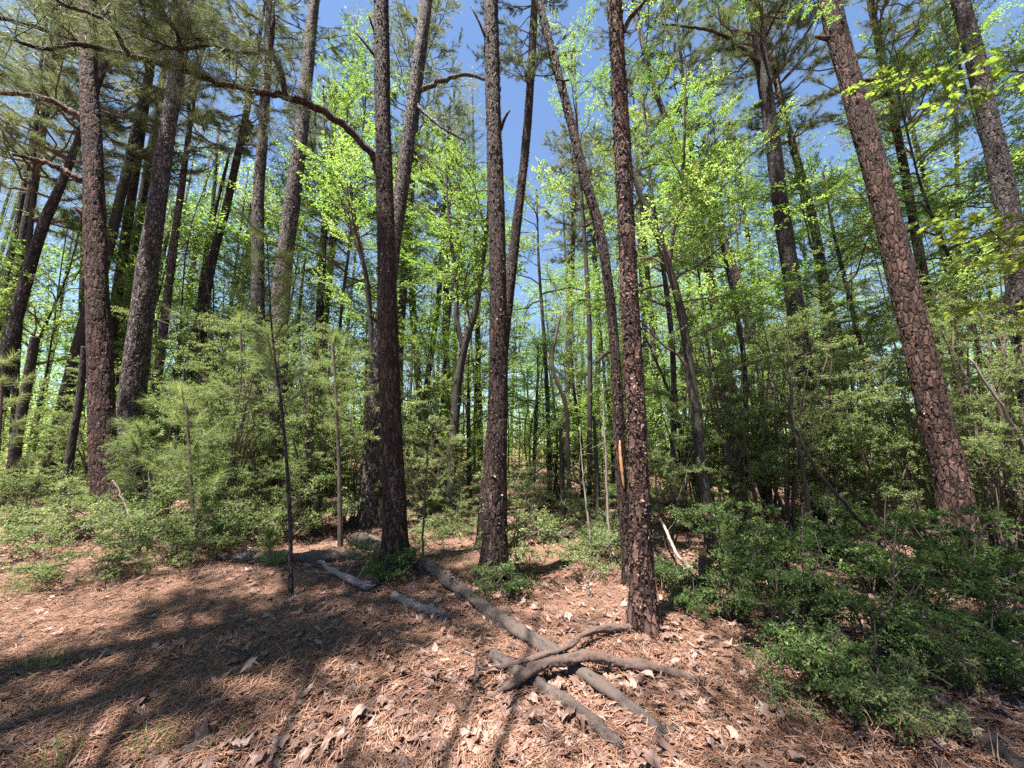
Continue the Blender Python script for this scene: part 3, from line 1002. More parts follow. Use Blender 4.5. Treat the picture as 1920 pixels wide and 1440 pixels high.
pine('flecked pine leaning right close behind the straight dark pine',
     [(688, 990, 36), (705, 720, 33), (738, 460, 30), (778, 170, 26), (800, -10, 24)], 7.9, 21, 13.5, 'pale_bark', 8, crown_scale=0.5, group=G1, chips=2.2,
     limbs=[([(776, 172, 9), (830, 152, 8), (870, 140, 6), (915, 150, 5)], 7.9, 7.6, 10, .17),
            ([(772, 190, 8), (800, 215, 6), (830, 240, 5), (870, 262, 4)], 7.9, 7.5, 10, .17)])
pine('dark slim pine crossing behind the central pine and leaning right above it',
     [(908, 1060, 30), (916, 880, 27), (940, 680, 23), (963, 470, 19), (986, 270, 16), (1002, 20, 14)], 6.4, 16, 8.4, 'pine_bark', 9, group=G1, near=True, chips=0.6, crown_scale=0.5)
pine('slender pine leaning left beside the flaky pine with an orange bare wound',
     [(1184, 1125, 25), (1163, 870, 22), (1153, 660, 20), (1130, 460, 19), (1090, 310, 18), (1058, 180, 16), (1008, -10, 14)], 4.75, 13, 10.2, 'pine_bark', 10, group=G1, chips=0.5, crown_scale=0.8,
     stubs=[(1140, 660, 1118, 680, 9), (1110, 415, 1092, 425, 6), (1066, 150, 1040, 146, 5)])
pine('big grey pine half hidden by shrubs left of the broad leaning pine',
     [(1538, 970, 44), (1522, 800, 42), (1500, 640, 38), (1466, 400, 34), (1440, 200, 30), (1413, 0, 28)], 9.0, 20, 11, 'grey_bark', 11, group=G1, chips=1.2,
     limbs=[([(1425, 120, 8), (1380, 80, 6), (1320, 55, 5), (1240, 45, 3)], 9.0, 8.4, 16, .17),
            ([(1436, 170, 6), (1480, 110, 5), (1520, 50, 4), (1550, 0, 3)], 9.0, 8.5, 14, .17),
            ([(1424, 90, 5), (1450, 40, 4), (1480, -20, 3)], 9.0, 8.4, 14, .17)])
# pines further back ------------------------------------------------
pine('tall flecked pine leaning right into the open blue sky, left of the arching limb',
     [(505, 940, 44), (520, 700, 42), (532, 500, 36), (560, 290, 30), (580, 90, 25), (590, -10, 22)], 9.2, 24, 17, 'pale_bark', 12, crown_scale=0.55, near=False, group=G2, chips=3)
pine('upright flecked pine behind the dead thin sapling',
     [(482, 900, 32), (484, 640, 29), (484, 400, 25), (496, 200, 21), (506, 30, 18)], 10.5, 22, 13.5, 'pale_bark', 13, near=False, group=G2, chips=3)
pine('dark leaning pine between the reddish pine and the thick flecked pine',
     [(92, 880, 36), (150, 640, 30), (205, 460, 24), (246, 280, 20), (285, 110, 16)], 11.5, 22, 11, 'dark_bark', 14, near=False, group=G2, chips=1)
pine('grey leaning pine at the far left edge of the wood',
     [(-20, 860, 38), (14, 680, 34), (45, 540, 30), (82, 420, 26), (125, 320, 20)], 10.0, 20, 9.5, 'grey_bark', 15, near=False, group=G2, chips=1)
pine('thin upright pine at the far left behind needle sprays',
     [(20, 900, 16), (36, 620, 14), (62, 380, 12), (70, 200, 10)], 10.5, 18, 8, 'dark_bark', 16, near=False, group=G2, chips=0.5)
pine('thin pale pine standing right of the thick flecked pine',
     [(285, 780, 22), (304, 640, 20), (322, 490, 17), (342, 340, 14)], 12.5, 18, 10.5, 'pale_bark', 17, near=False, group=G2, chips=2)
pine('slim pine curving right with a pale bare trunk beside it',
     [(370, 640, 22), (398, 490, 19), (424, 390, 17), (446, 290, 15), (466, 190, 13)], 14.0, 22, 13.5, 'grey_bark', 18, near=False, group=G2, chips=2)
pine('thin bare pale trunk standing left of the slim curving pine',
     [(368, 600, 10), (388, 470, 9), (405, 390, 8), (425, 310, 6)], 15.0, 14, None, 'grey_bark', 19, near=False, group=G2, chips=0.6)
pine('short grey pine between the sky gap and the black forked hardwood',
     [(592, 720, 17), (601, 560, 16), (608, 430, 14), (616, 340, 11)], 14.0, 16, 9.5, 'grey_bark', 20, near=False, group=G2, chips=1)
pine('grey pine showing right beside the straight dark pine',
     [(742, 800, 18), (752, 600, 17), (764, 440, 15), (776, 280, 13)], 14.0, 21, 12.5, 'pale_bark', 21, near=False, group=G2, chips=1.5)
pine('far grey pine in the gap between the straight dark pine and the forked tree',
     [(788, 760, 13), (778, 640, 13), (772, 560, 12), (770, 480, 10)], 18.0, 18, 11, 'grey_bark', 22, near=False, group=G2, chips=1)
pine('far slim pine left of the fork of the black forked tree',
     [(792, 780, 12), (806, 680, 12), (820, 580, 11), (828, 480, 10)], 18.5, 20, 12, 'pine_bark', 23, near=False, group=G2, chips=1)
pine('far pale pine directly behind the black forked tree',
     [(838, 720, 14), (836, 600, 13), (838, 500, 12), (840, 420, 10)], 20.0, 20, 12, 'grey_bark', 24, near=False, group=G2, chips=1)
pine('pale pine with peeling patches leaning left above the dark hardwood',
     [(1445, 760, 24), (1400, 590, 22), (1352, 440, 19), (1300, 335, 16), (1255, 240, 12)], 12.0, 20, 13.5, 'pale_bark', 25, near=False, group=G2, chips=1.5)
pine('grey trunk rising among shrubs left of the big grey pine',
     [(1395, 900, 22), (1374, 780, 20), (1350, 640, 18), (1328, 510, 16)], 12.5, 18, 10.5, 'grey_bark', 26, near=False, group=G2, chips=1)
pine('twisted pale pine just right of the big grey pine',
     [(1562, 760, 28), (1552, 600, 26), (1530, 440, 20), (1492, 290, 16), (1462, 180, 13)], 12.0, 21, 12, 'pale_bark', 27, near=False, group=G2, chips=1.5)
pine('dark pine seen past the right side of the broad leaning pine',
     [(1760, 700, 26), (1738, 560, 24), (1692, 300, 20), (1655, 120, 18), (1630, -10, 16)], 10.5, 20, 11, 'pine_bark', 28, near=False, group=G2, chips=1)
pine('far grey pine right of the thin bent hardwood',
     [(1795, 640, 16), (1780, 520, 15), (1745, 380, 13), (1715, 260, 11)], 15.0, 19, 11.5, 'grey_bark', 29, near=False, group=G2, chips=0.8)
pine('far pine seen between the central pine and the slender leaning pine',
     [(1062, 760, 12), (1068, 640, 11), (1072, 520, 10), (1075, 420, 9)], 19.0, 19, 11, 'grey_bark', 30, near=False, group=G2, chips=0.8)
pine('far pine seen just left of the slender leaning pine',
     [(1118, 760, 11), (1122, 640, 11), (1118, 540, 10), (1112, 440, 9)], 21.0, 20, 12, 'grey_bark', 31, near=False, group=G2, chips=0.8)
pine('far pine seen just right of the flaky pine',
     [(1236, 800, 13), (1226, 660, 12), (1216, 540, 11), (1206, 430, 10)], 17.0, 20, 12, 'grey_bark', 32, near=False, group=G2, chips=0.8)

# bare wound on the slender leaning pine
sl = [o for o in col.objects if o.get('label', '').startswith('slender pine leaning left')][0]
mb = MB()
_y = float(sl.location[1])
wp = np.array([at(1162, 826, _y - 0.065), at(1163, 850, _y - 0.075), at(1166, 880, _y - 0.078), at(1170, 916, _y - 0.07)]) - np.array(sl.location)
wr = spline(wp, 14)
tube(mb, wr, (0.017 * np.sin(np.linspace(0.25, 2.9, 14)) + 0.004) * np.random.default_rng(3).uniform(.7, 1.25, 14), 9)
mb.build('bare_wound', M['raw_wood'], sl, True)

# ------------------------------------------------------------------ broken trunks
def snag(label, px, Y, mat, seed, splinter=True, name='dead_snag'):
    rg = np.random.default_rng(seed)
    rows = trunk_path(px, Y, 0)
    base = rows[0, :3].copy()
    t = thing(name, label, 'dead tree', base, 'broken dead trunks')
    mb = MB()
    path, rad, s, n, b = trunk_mesh(mb, local(rows, base), rg, 40, 0.03, 0.04, 0.10, 0.01, 0.2)
    mb.build('trunk', M[mat], t, True)
    if splinter:
        m = MB()
        for q in range(9):
            a = q * 0.7
            o = (np.cos(a) * n[-1] + np.sin(a) * b[-1]) * rad[-1] * 0.7
            m_top = path[-1] + o * 0.8 + UP * rg.uniform(0.6, 3.0) * rad[-1]
            tube(m, np.array([path[-1] + o - UP * 0.03, (path[-1] + o + m_top) / 2, m_top]), [rad[-1] * .38, rad[-1] * .28, 0.004], 5)
        m.build('splintered_top', M['raw_wood'], t)
    return t


snag('dark snapped trunk with blunt top at the far left', [(14, 935, 26), (38, 790, 24), (56, 690, 22), (66, 632, 20)], 8.8, 'dark_bark', 41, False)
snag('thin dark dead trunk leaning against the left of the reddish pine', [(118, 950, 20), (134, 840, 18), (150, 740, 16), (158, 650, 13)], 7.6, 'dark_bark', 42, False)
snag('distant snapped trunk with raw orange top above the shrubs', [(326, 800, 14), (327, 740, 13), (329, 690, 12)], 11.0, 'pine_bark', 43)
snag('short splintered stump between the flaky pine and the green bushes', [(1320, 1118, 24), (1321, 1085, 20), (1318, 1040, 15)], None, 'branch_bark', 44)

# ------------------------------------------------------------------ broad-leaved trees
G3 = 'broad-leaved trees between the pines'


def hardwood(label, px, Y, height, seed, mat='dark_bark', forks=(), nb=16, zr=(3.0, None), size=1.0, near=False, group=G3, name='hardwood_tree', az_bias=None):
    rg = np.random.default_rng(seed)
    rows = trunk_path(px, Y, height, 0.3)
    base = rows[0, :3].copy()
    t = thing(name, label, 'tree', base, group)
    mb = MB()
    path, rad, s, n, b = trunk_mesh(mb, local(rows, base), rg, 24, 0.05, 0.05, 0.12, 0.006, 0.25, 0.2)
    mb.build('trunk', M[mat], t, True)
    stems = [path]
    fwd = np.array([0, math.cos(PITCH), math.sin(PITCH)])
    for f in forks:
        m = MB()
        pr = []
        for (u, v, w) in f:
            p = at(u, v, base[1])
            pr.append([*(p - base), 0.5 * w * np.dot(p - CAM, fwd) / FPX])
        d = norm(np.array(pr[-1][:3]) - np.array(pr[-2][:3]))
        pr.append([*(np.array(pr[-1][:3]) + (d * 0.6 + UP * 0.4) * 2.2), pr[-1][3] * 0.4])
        pr = spline(np.array(pr), 40)
        tube(m, pr[:, :3] + rg.normal(0, 0.008, (40, 3)), pr[:, 3], 8)
        m.build('limb', M[mat], t, True)
        stems.append(pr[:, :3])
    z1 = zr[1] or height
    for q in range(nb):
        st = stems[q % len(stems)]
        ok = np.where((st[:, 2] > zr[0]) & (st[:, 2] < z1))[0]
        if len(ok) == 0:
            continue
        zt = zr[0] + (min(z1, st[:, 2].max()) - zr[0]) * (q + rg.random()) / nb
        i = ok[np.argmin(np.abs(st[ok, 2] - zt))]
        az = rg.uniform(0, 6.28) if az_bias is None else az_bias + rg.normal(0, 0.8)
        f = (st[i, 2] - zr[0]) / max(z1 - zr[0], 0.1)
        k = size * rg.uniform(0.75, 1.25) * (1.1 - 0.5 * f)
        place('leafy_bough', BOUGHS[rg.integers(0, len(BOUGHS))], t, st[i], (rg.normal(0, 0.25), rg.normal(-0.12 - 0.35 * f, 0.2), az), k)
    return t


hardwood('black forked tree standing between the straight dark pine and the central pine',
         [(848, 900, 20), (852, 800, 18), (860, 710, 17), (872, 645, 15), (892, 580, 11), (902, 520, 9)], 9.5, 10, 61, nb=13, zr=(3.6, 9.5),
         forks=[[(868, 655, 11), (857, 600, 9), (856, 540, 8), (848, 470, 7), (842, 420, 5)]])
hardwood('dark hardwood with mossy base right of the flaky pine',
         [(1338, 1036, 26), (1318, 900, 24), (1300, 740, 21), (1276, 580, 17), (1240, 460, 13), (1208, 388, 10)], None, 9, 62, nb=18, zr=(2.6, 8.5), size=0.8,
         forks=[[(1255, 500, 9), (1262, 440, 8), (1275, 370, 6), (1282, 300, 5)]])
hardwood('black thin hardwood splitting in two left of the straight dark pine',
         [(705, 760, 13), (694, 600, 11), (683, 500, 10), (650, 400, 9), (618, 300, 8)], 8.8, 11, 63, nb=18, zr=(4.5, 10.5), size=0.9,
         forks=[[(676, 470, 7), (664, 400, 6), (655, 320, 5)]])
hardwood('thin bent dark hardwood left of the broad leaning pine',
         [(1636, 745, 13), (1620, 670, 12), (1600, 590, 11), (1578, 500, 9), (1560, 420, 7)], 11.0, 10, 64, nb=22, zr=(3.2, 9.8))
BR = [  # bright crowns: label, u, v of trunk foot, Y, height, lowest bough, number, size
    ('yellow green tree filling the sky gap between the flecked pine and the arching limb', 640, 900, 13.0, 15.5, 7.0, 34, 1.25),
    ('sunlit low hardwood behind the flecked pine leaning by the dark pine', 826, 900, 12.0, 10.5, 6.0, 15, 1.0),
    ('bright hardwood just right of the central pine, crown glowing yellow', 1030, 900, 11.0, 9.5, 5.5, 12, 0.9),
    ('tall feathery green hardwood between the two pines right of centre', 1105, 900, 9.5, 13.5, 7.5, 14, 0.85),
    ('spreading fresh green hardwood right behind the flaky pine', 1262, 900, 8.0, 10.0, 4.6, 20, 0.9),
    ('leafy hardwood in front of the big grey pine, boughs like ferns', 1395, 900, 8.2, 9.0, 4.8, 17, 0.85),
    ('dense green hardwood left of the broad leaning pine', 1600, 900, 12.5, 11.5, 3.2, 32, 1.2),
    ('light green hardwood between the broad leaning pine and the right edge pine', 1830, 900, 9.0, 11.0, 4.0, 34, 1.1),
    ('sunny hardwood beyond the right edge pine', 1990, 900, 8.5, 12.0, 4.0, 30, 1.1),
    ('green hardwood at the far left behind the leaning grey pine', 40, 900, 12.0, 9.5, 3.4, 26, 1.2),
    ('low bright hardwood seen between the reddish pine and the thick flecked pine', 255, 900, 14.0, 10.5, 3.6, 26, 1.2),
    ('hardwood with pale leaves behind the slim curving pine', 400, 900, 16.0, 12.5, 5.0, 26, 1.3),
    ('rounded green hardwood behind the upright flecked pine', 520, 900, 15.0, 11.0, 4.5, 28, 1.3),
    ('hardwood behind the straight dark pine, its crown out both sides', 715, 900, 14.0, 10.5, 4.5, 26, 1.2),
    ('low hardwood filling the gap left of the central pine', 890, 900, 16.0, 9.0, 3.0, 24, 1.2),
    ('low hardwood with glowing leaves left of the slender leaning pine', 1090, 900, 15.5, 8.5, 2.0, 26, 1.2),
    ('hardwood behind the dark mossy hardwood', 1330, 900, 14.0, 11.0, 3.4, 30, 1.3),
    ('hardwood behind the twisted pale pine', 1520, 900, 15.5, 13.0, 4.0, 30, 1.3),
    ('tall hardwood rising behind the dark pine on the right', 1720, 900, 13.5, 14.0, 5.0, 30, 1.3),
    ('small glowing hardwood sapling in the middle gap right of the central pine', 1000, 900, 11.5, 4.6, 0.7, 26, 0.75),
    ('small bright hardwood sapling between the two black post like stems', 1092, 900, 10.5, 4.2, 0.8, 22, 0.7),
    ('low bright sapling right behind the black forked tree', 880, 900, 11.0, 4.4, 0.8, 22, 0.75),
    ('low bright sapling left of the black forked tree', 800, 900, 11.5, 5.0, 1.0, 22, 0.8),
    ('bright sapling behind the slender leaning pine', 1150, 900, 11.5, 5.0, 0.9, 22, 0.8),
    ('light green sapling right of the mossy hardwood', 1370, 900, 11.0, 5.0, 1.5, 22, 0.8),
]
for i, (lab, u, v, Y, h, z0, nb, sz) in enumerate(BR):
    p = at(u, v, Y)
    rg = np.random.default_rng(700 + i)
    lean = rg.uniform(-18, 18)
    w = 8.0 * 11 / Y
    top = 720 - FPX * math.tan(math.atan2(h * 0.7 - 1.6, Y) - PITCH)
    k = (top + 3800) / (v + 3800)
    hardwood(lab, [(u, v, w * 1.1), (u + lean * .4, (v + top) / 2, w), (960 + (u + lean - 960) * k, top, w * 0.7)], Y, h, 720 + i, nb=nb, zr=(z0, h), size=sz, mat='grey_bark' if i % 3 else 'dark_bark')

# oak standing just outside the right edge; its low bough hangs into the picture
OAK = leaf_bough(880, 1.7, 0.11, 0.08, ('twig', 'oak_leaf'), 10, 0.6, 0.75, True)
ob = np.array([5.2, 2.5, float(terrain(5.2, 2.5))])
oak = thing('oak_tree', 'near oak bough with large yellow green lobed leaves at the right edge', 'oak tree', ob)
mb = MB()
trunk_mesh(mb, np.array([[0, 0, 0, .09], [.1, .05, 2.5, .08], [.05, .1, 5, .06], [.15, .1, 7.5, .03]]), np.random.default_rng(9), 24, 0.05, depth=0.006)
mb.build('trunk', M['dark_bark'], oak, True)
for (z, yaw, pit, s) in ((3.1, 2.75, 0.02, 0.85), (3.5, 2.4, 0.05, 0.8), (2.7, 2.3, 0.1, 0.75), (4.9, 2.0, -0.3, 1.1), (5.6, 3.4, -0.4, 1.0)):
    place('leafy_bough', OAK, oak, (0.08, 0.08, z), (0, pit, yaw), s)

# ------------------------------------------------------------------ shrubs and saplings
G4 = 'yaupon shrubs in the undergrowth'
SH = [  # label, u, v of foot (or None), Y, variant, scale
    ('grey green shrub in front of the thick flecked pine foot', 300, 985, 7.0, 0, 0.85),
    ('broad shrub left of the dead thin sapling', 410, 990, 6.9, 1, 0.85),
    ('tall brownish shrub behind the long needled young pine', 395, 940, 9.0, 1, 1.25),
    ('tall shrub under the upright flecked pine', 480, 960, 8.4, 3, 1.25),
    ('shrub right of the dead thin sapling', 590, 985, 7.4, 1, 1.0),
    ('shrub pressed against the left of the straight dark pine', 655, 970, 8.0, 0, 1.2),
    ('tall hazy shrub between the flecked pine and the green stemmed sapling', 560, 930, 10.0, 1, 1.35),
    ('low pale shrub at the sunny left bank', 130, 985, 7.2, 2, 0.6),
    ('low shrub at the left edge of the sunny bank', 40, 960, 8.0, 2, 0.75),
    ('shrub behind the thin dark dead trunk on the left', 70, 920, 9.5, 0, 1.1),
    ('shrub behind the large reddish pine', 180, 920, 9.5, 3, 1.0),
    ('shrub right of the straight dark pine foot', 800, 955, 8.2, 0, 0.95),
    ('sunlit shrub left of the central pine', 860, 950, 9.0, 2, 0.62),
    ('tall shrub behind the black forked tree', 830, 930, 10.5, 1, 1.1),
    ('fine twigged shrub in front of the black forked tree', 790, 960, 7.8, 3, 0.62),
    ('shrub right of the central pine', 990, 950, 9.2, 0, 0.62),
    ('bright shrub in the middle gap behind the black post like stems', 1050, 930, 10.5, 1, 0.62),
    ('shrub behind the slender leaning pine', 1120, 940, 9.6, 3, 0.62),
    ('airy shrub left of the slender leaning pine', 1090, 970, 8.0, 2, 0.62),
    ('dark shrub right of the flaky pine', 1250, 985, 6.8, 0, 0.9),
    ('dark shrub left of the mossy hardwood', 1290, 960, 8.2, 1, 1.0),
    ('dense dark shrub right of the mossy hardwood', 1400, 965, 7.6, 1, 1.15),
    ('tall dark shrub hiding the foot of the big grey pine', 1480, 965, 7.4, 3, 1.2),
    ('very dense dark shrub before the twisted pale pine', 1560, 955, 7.8, 1, 1.2),
    ('shrub left of the broad leaning pine foot', 1660, 965, 7.2, 0, 1.2),
    ('shrub behind the broad leaning pine', 1740, 940, 8.2, 1, 1.15),
    ('brown green shrub right of the broad leaning pine', 1850, 975, 6.2, 0, 1.2),
    ('tall brown green shrub before the right edge pine', 1905, 985, 5.6, 1, 1.0),
    ('tall shrub at the right border behind the others', 1960, 950, 7.2, 1, 1.3),
    ('upper shrub between the broad leaning pine and the right edge pine', 1830, 930, 8.6, 1, 1.35),
    ('shrub below the dense green hardwood', 1620, 925, 10.0, 1, 1.2),
    ('hazy tall shrub above the dark shrubs right of centre', 1440, 930, 9.6, 1, 1.3),
    ('shrub in the gap under the pale peeling pine', 1340, 930, 10.2, 0, 1.2),
    ('half sunny shrub behind the flaky pine', 1190, 935, 10.4, 1, 1.05),
    ('shrub seen behind the straight dark pine', 730, 930, 10.8, 1, 1.2),
    ('shrub far behind the short grey pine', 620, 910, 12.5, 1, 1.4),
    ('shrub far behind the dead thin sapling', 500, 915, 12.0, 1, 1.4),
    ('shrub behind the distant snapped trunk', 330, 915, 12.0, 3, 1.4),
    ('shrub behind the thick flecked pine', 240, 915, 12.0, 1, 1.2),
]
for i, (lab, u, v, Y, k, s) in enumerate(SH):
    rg = np.random.default_rng(900 + i)
    p = at(u, v, Y)
    p[2] = float(terrain(p[0], p[1]))
    t = thing('shrub', lab, 'shrub', p, G4)
    rz = rg.uniform(0, 6.28)
    place('stems', SHRUBS[k][0], t, None, (0, 0, rz), s)
    place('foliage', SHRUBS[k][1], t, None, (0, 0, rz), s)

G5 = 'low green bushes on the right'
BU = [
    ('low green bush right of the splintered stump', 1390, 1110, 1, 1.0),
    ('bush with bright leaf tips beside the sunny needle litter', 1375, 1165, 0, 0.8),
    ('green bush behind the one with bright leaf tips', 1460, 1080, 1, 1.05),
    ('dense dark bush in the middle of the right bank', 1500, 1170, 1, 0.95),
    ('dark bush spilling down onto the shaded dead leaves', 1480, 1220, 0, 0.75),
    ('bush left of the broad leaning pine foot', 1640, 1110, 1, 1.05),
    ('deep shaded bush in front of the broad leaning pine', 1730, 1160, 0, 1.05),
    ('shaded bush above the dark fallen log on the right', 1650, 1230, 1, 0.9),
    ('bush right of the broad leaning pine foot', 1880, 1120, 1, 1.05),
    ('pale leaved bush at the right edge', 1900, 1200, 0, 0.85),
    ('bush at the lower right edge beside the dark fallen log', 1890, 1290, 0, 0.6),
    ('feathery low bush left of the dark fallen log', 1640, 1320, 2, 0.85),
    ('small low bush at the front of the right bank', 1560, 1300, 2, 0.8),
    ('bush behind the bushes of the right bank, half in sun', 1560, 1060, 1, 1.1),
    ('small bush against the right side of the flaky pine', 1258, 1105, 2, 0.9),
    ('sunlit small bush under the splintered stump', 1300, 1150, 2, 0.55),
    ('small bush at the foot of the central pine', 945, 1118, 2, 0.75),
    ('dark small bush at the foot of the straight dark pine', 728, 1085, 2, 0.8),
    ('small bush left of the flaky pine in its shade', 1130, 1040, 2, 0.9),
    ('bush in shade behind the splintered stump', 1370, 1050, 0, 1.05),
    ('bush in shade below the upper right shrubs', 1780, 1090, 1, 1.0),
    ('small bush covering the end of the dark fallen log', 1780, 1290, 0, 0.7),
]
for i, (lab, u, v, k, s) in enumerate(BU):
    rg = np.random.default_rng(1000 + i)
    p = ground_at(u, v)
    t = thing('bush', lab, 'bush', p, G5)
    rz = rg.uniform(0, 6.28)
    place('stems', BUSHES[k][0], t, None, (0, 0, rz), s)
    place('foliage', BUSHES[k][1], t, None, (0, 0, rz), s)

G6 = 'sparse sprigs on the sunny bank'
SP = [
    ('sparse pale sprig left of the reddish pine foot', 140, 1010, 1, 1.2), ('sprig at the left end of the sunny bank', 60, 1050, 0, 1.0),
    ('arching grey sprig right of the reddish pine foot', 255, 1040, 1, 1.3), ('dry sprig below the thick flecked pine', 330, 1050, 2, 1.3),
    ('sprig by a pale dead stem on the left bank', 400, 1040, 1, 1.2), ('leafy sprig left of the white fallen log', 455, 1030, 0, 1.3),
    ('small yellow green sprig on the open left slope', 100, 1095, 2, 0.8), ('sprig climbing the bark of the central pine', 950, 1075, 1, 1.5),
    ('sprig behind the white fallen log', 560, 1010, 1, 1.2), ('sprig in the sunlit clearing left of the central pine', 830, 1010, 2, 0.9),
    ('sprig in the shaded clearing right of the central pine', 1040, 1020, 2, 1.0), ('thin sprig in front of the slender leaning pine', 1100, 1085, 0, 1.0),
    ('sprig at the right border of the clearing', 1140, 1010, 1, 1.1), ('bright leaf sprig at the bottom right', 1700, 1385, 0, 0.7),
    ('bright sprig on the shaded dead leaves', 1440, 1300, 2, 0.6), ('dry sprig on the slope under the reddish pine', 200, 1075, 2, 1.0),
    ('tangled sprig at the far left border of the bank', 10, 1015, 1, 1.2), ('tangled pale sprig in front of the leaning dead trunk', 100, 1025, 2, 1.4),
    ('low tangle of twigs right before the reddish pine', 215, 1025, 2, 1.5), ('low tangle in front of the bright young pine', 350, 1025, 1, 1.2),
    ('low tangle left of the pale dead stem', 425, 1015, 1, 1.1), ('low tangle right of the pale dead stem', 490, 1012, 0, 1.4),
    ('leafy low tangle on the bank between the two left sprigs', 290, 1015, 0, 1.5), ('low tangle left of the green stemmed sapling', 600, 1005, 0, 1.3),
    ('low tangle right of the straight dark pine', 775, 1015, 2, 1.1), ('low tangle left of the central pine foot', 880, 1005, 1, 0.8),
    ('wispy sprig behind the small bush at the central pine', 990, 1010, 0, 1.2), ('wispy sprig left of the slender leaning pine foot', 1150, 1060, 0, 1.1),
    ('wispy sprig in the shade right of the black stems', 1160, 1000, 1, 1.0), ('wispy sprig by the thin grey fallen branch', 690, 1070, 2, 0.9),
]
for i, (lab, u, v, k, s) in enumerate(SP):
    rg = np.random.default_rng(1100 + i)
    t = thing('sprig', lab, 'plant', ground_at(u, v), G6)
    rz = rg.uniform(0, 6.28)
    place('stems', SPRIGS[k][0], t, None, (0, 0, rz), s)
    place('foliage', SPRIGS[k][1], t, None, (0, 0, rz), s)


def sapling(label, px, Y, seed, mat, whorls, nl=0.2, k=60, reach=0.6, name='pine_sapling', tuft_from=0.3, ntw=3):
    rg = np.random.default_rng(seed)
    rows = trunk_path(px, Y, 0)
    base = rows[0, :3].copy()
    t = thing(name, label, 'young pine', base, 'young pines in the undergrowth')
    mb = MB()
    path, rad, s, n, b = trunk_mesh(mb, local(rows, base), rg, 16, 0.04, 0.03, 0.06, 0.004, 0.2)
    mb.build('trunk', M[mat], t, True)
    m = MB()
    C, A = [path[-1:]], [UP[None]]
    for q in range(whorls):
        f = tuft_from + (1 - tuft_from) * q / max(1, whorls - 1)
        i = min(int(f * (len(path) - 1)), len(path) - 1)
        for _ in range(ntw):
            az = rg.uniform(0, 6.28)
            l = reach * rg.uniform(0.5, 1.1) * (1.15 - 0.7 * f)
            d = norm(np.array([math.cos(az), math.sin(az), rg.uniform(0.0, 0.6)]))
            pp = spline(np.array([path[i], path[i] + d * l * 0.5 - UP * 0.03, path[i] + d * l + UP * l * 0.12]), 5)
            tube(m, pp, np.linspace(0.007, 0.004, 5), 4, cap=False)
            C.append(pp[2:])
            A.append(np.repeat((d + UP * 0.35)[None], 3, 0))
    tufts(m, np.concatenate(C), np.concatenate(A), k, nl, 0.0042, rg, 1, 0.6, 0.1)
    m.build('needle_branches', [M['twig'], M['young_needle']], t)
    return t


sapling('dead looking thin pine sapling with flaky stem in the left foreground', [(545, 1118, 9), (543, 960, 8), (530, 780, 6), (510, 620, 4), (500, 440, 2)], None, 51, 'grey_bark', 9, 0.19, 40, 0.75, tuft_from=0.5)
sapling('bright long needled young pine in front of the thick flecked pine', [(362, 985, 9), (358, 900, 8), (352, 800, 7), (346, 735, 5)], 6.0, 52, 'twig', 7, 0.24, 70, 0.8, tuft_from=0.35)
sapling('small long needled pine left of the bright young pine', [(272, 975, 8), (270, 880, 7), (262, 800, 5)], 6.6, 53, 'twig', 5, 0.24, 60, 0.6)
sapling('slim green stemmed sapling left of the straight dark pine', [(638, 1025, 9), (636, 880, 8), (630, 740, 6), (624, 640, 4)], None, 54, 'twig', 5, 0.2, 44, 0.4, tuft_from=0.55)
sapling('tiny pine seedling beside the white fallen log', [(508, 1062, 4), (506, 1030, 4), (505, 1000, 3)], None, 55, 'twig', 3, 0.17, 46, 0.2, tuft_from=0.3)
sapling('young pine with soft needles left of the dead thin sapling', [(470, 1000, 8), (466, 860, 7), (455, 700, 5), (450, 600, 4)], 7.6, 56, 'twig', 8, 0.22, 46, 0.8)
sapling('young pine at the left edge with drooping needles', [(-10, 950, 8), (0, 800, 7), (6, 680, 5)], 7.5, 57, 'twig', 6, 0.24, 46, 0.7)

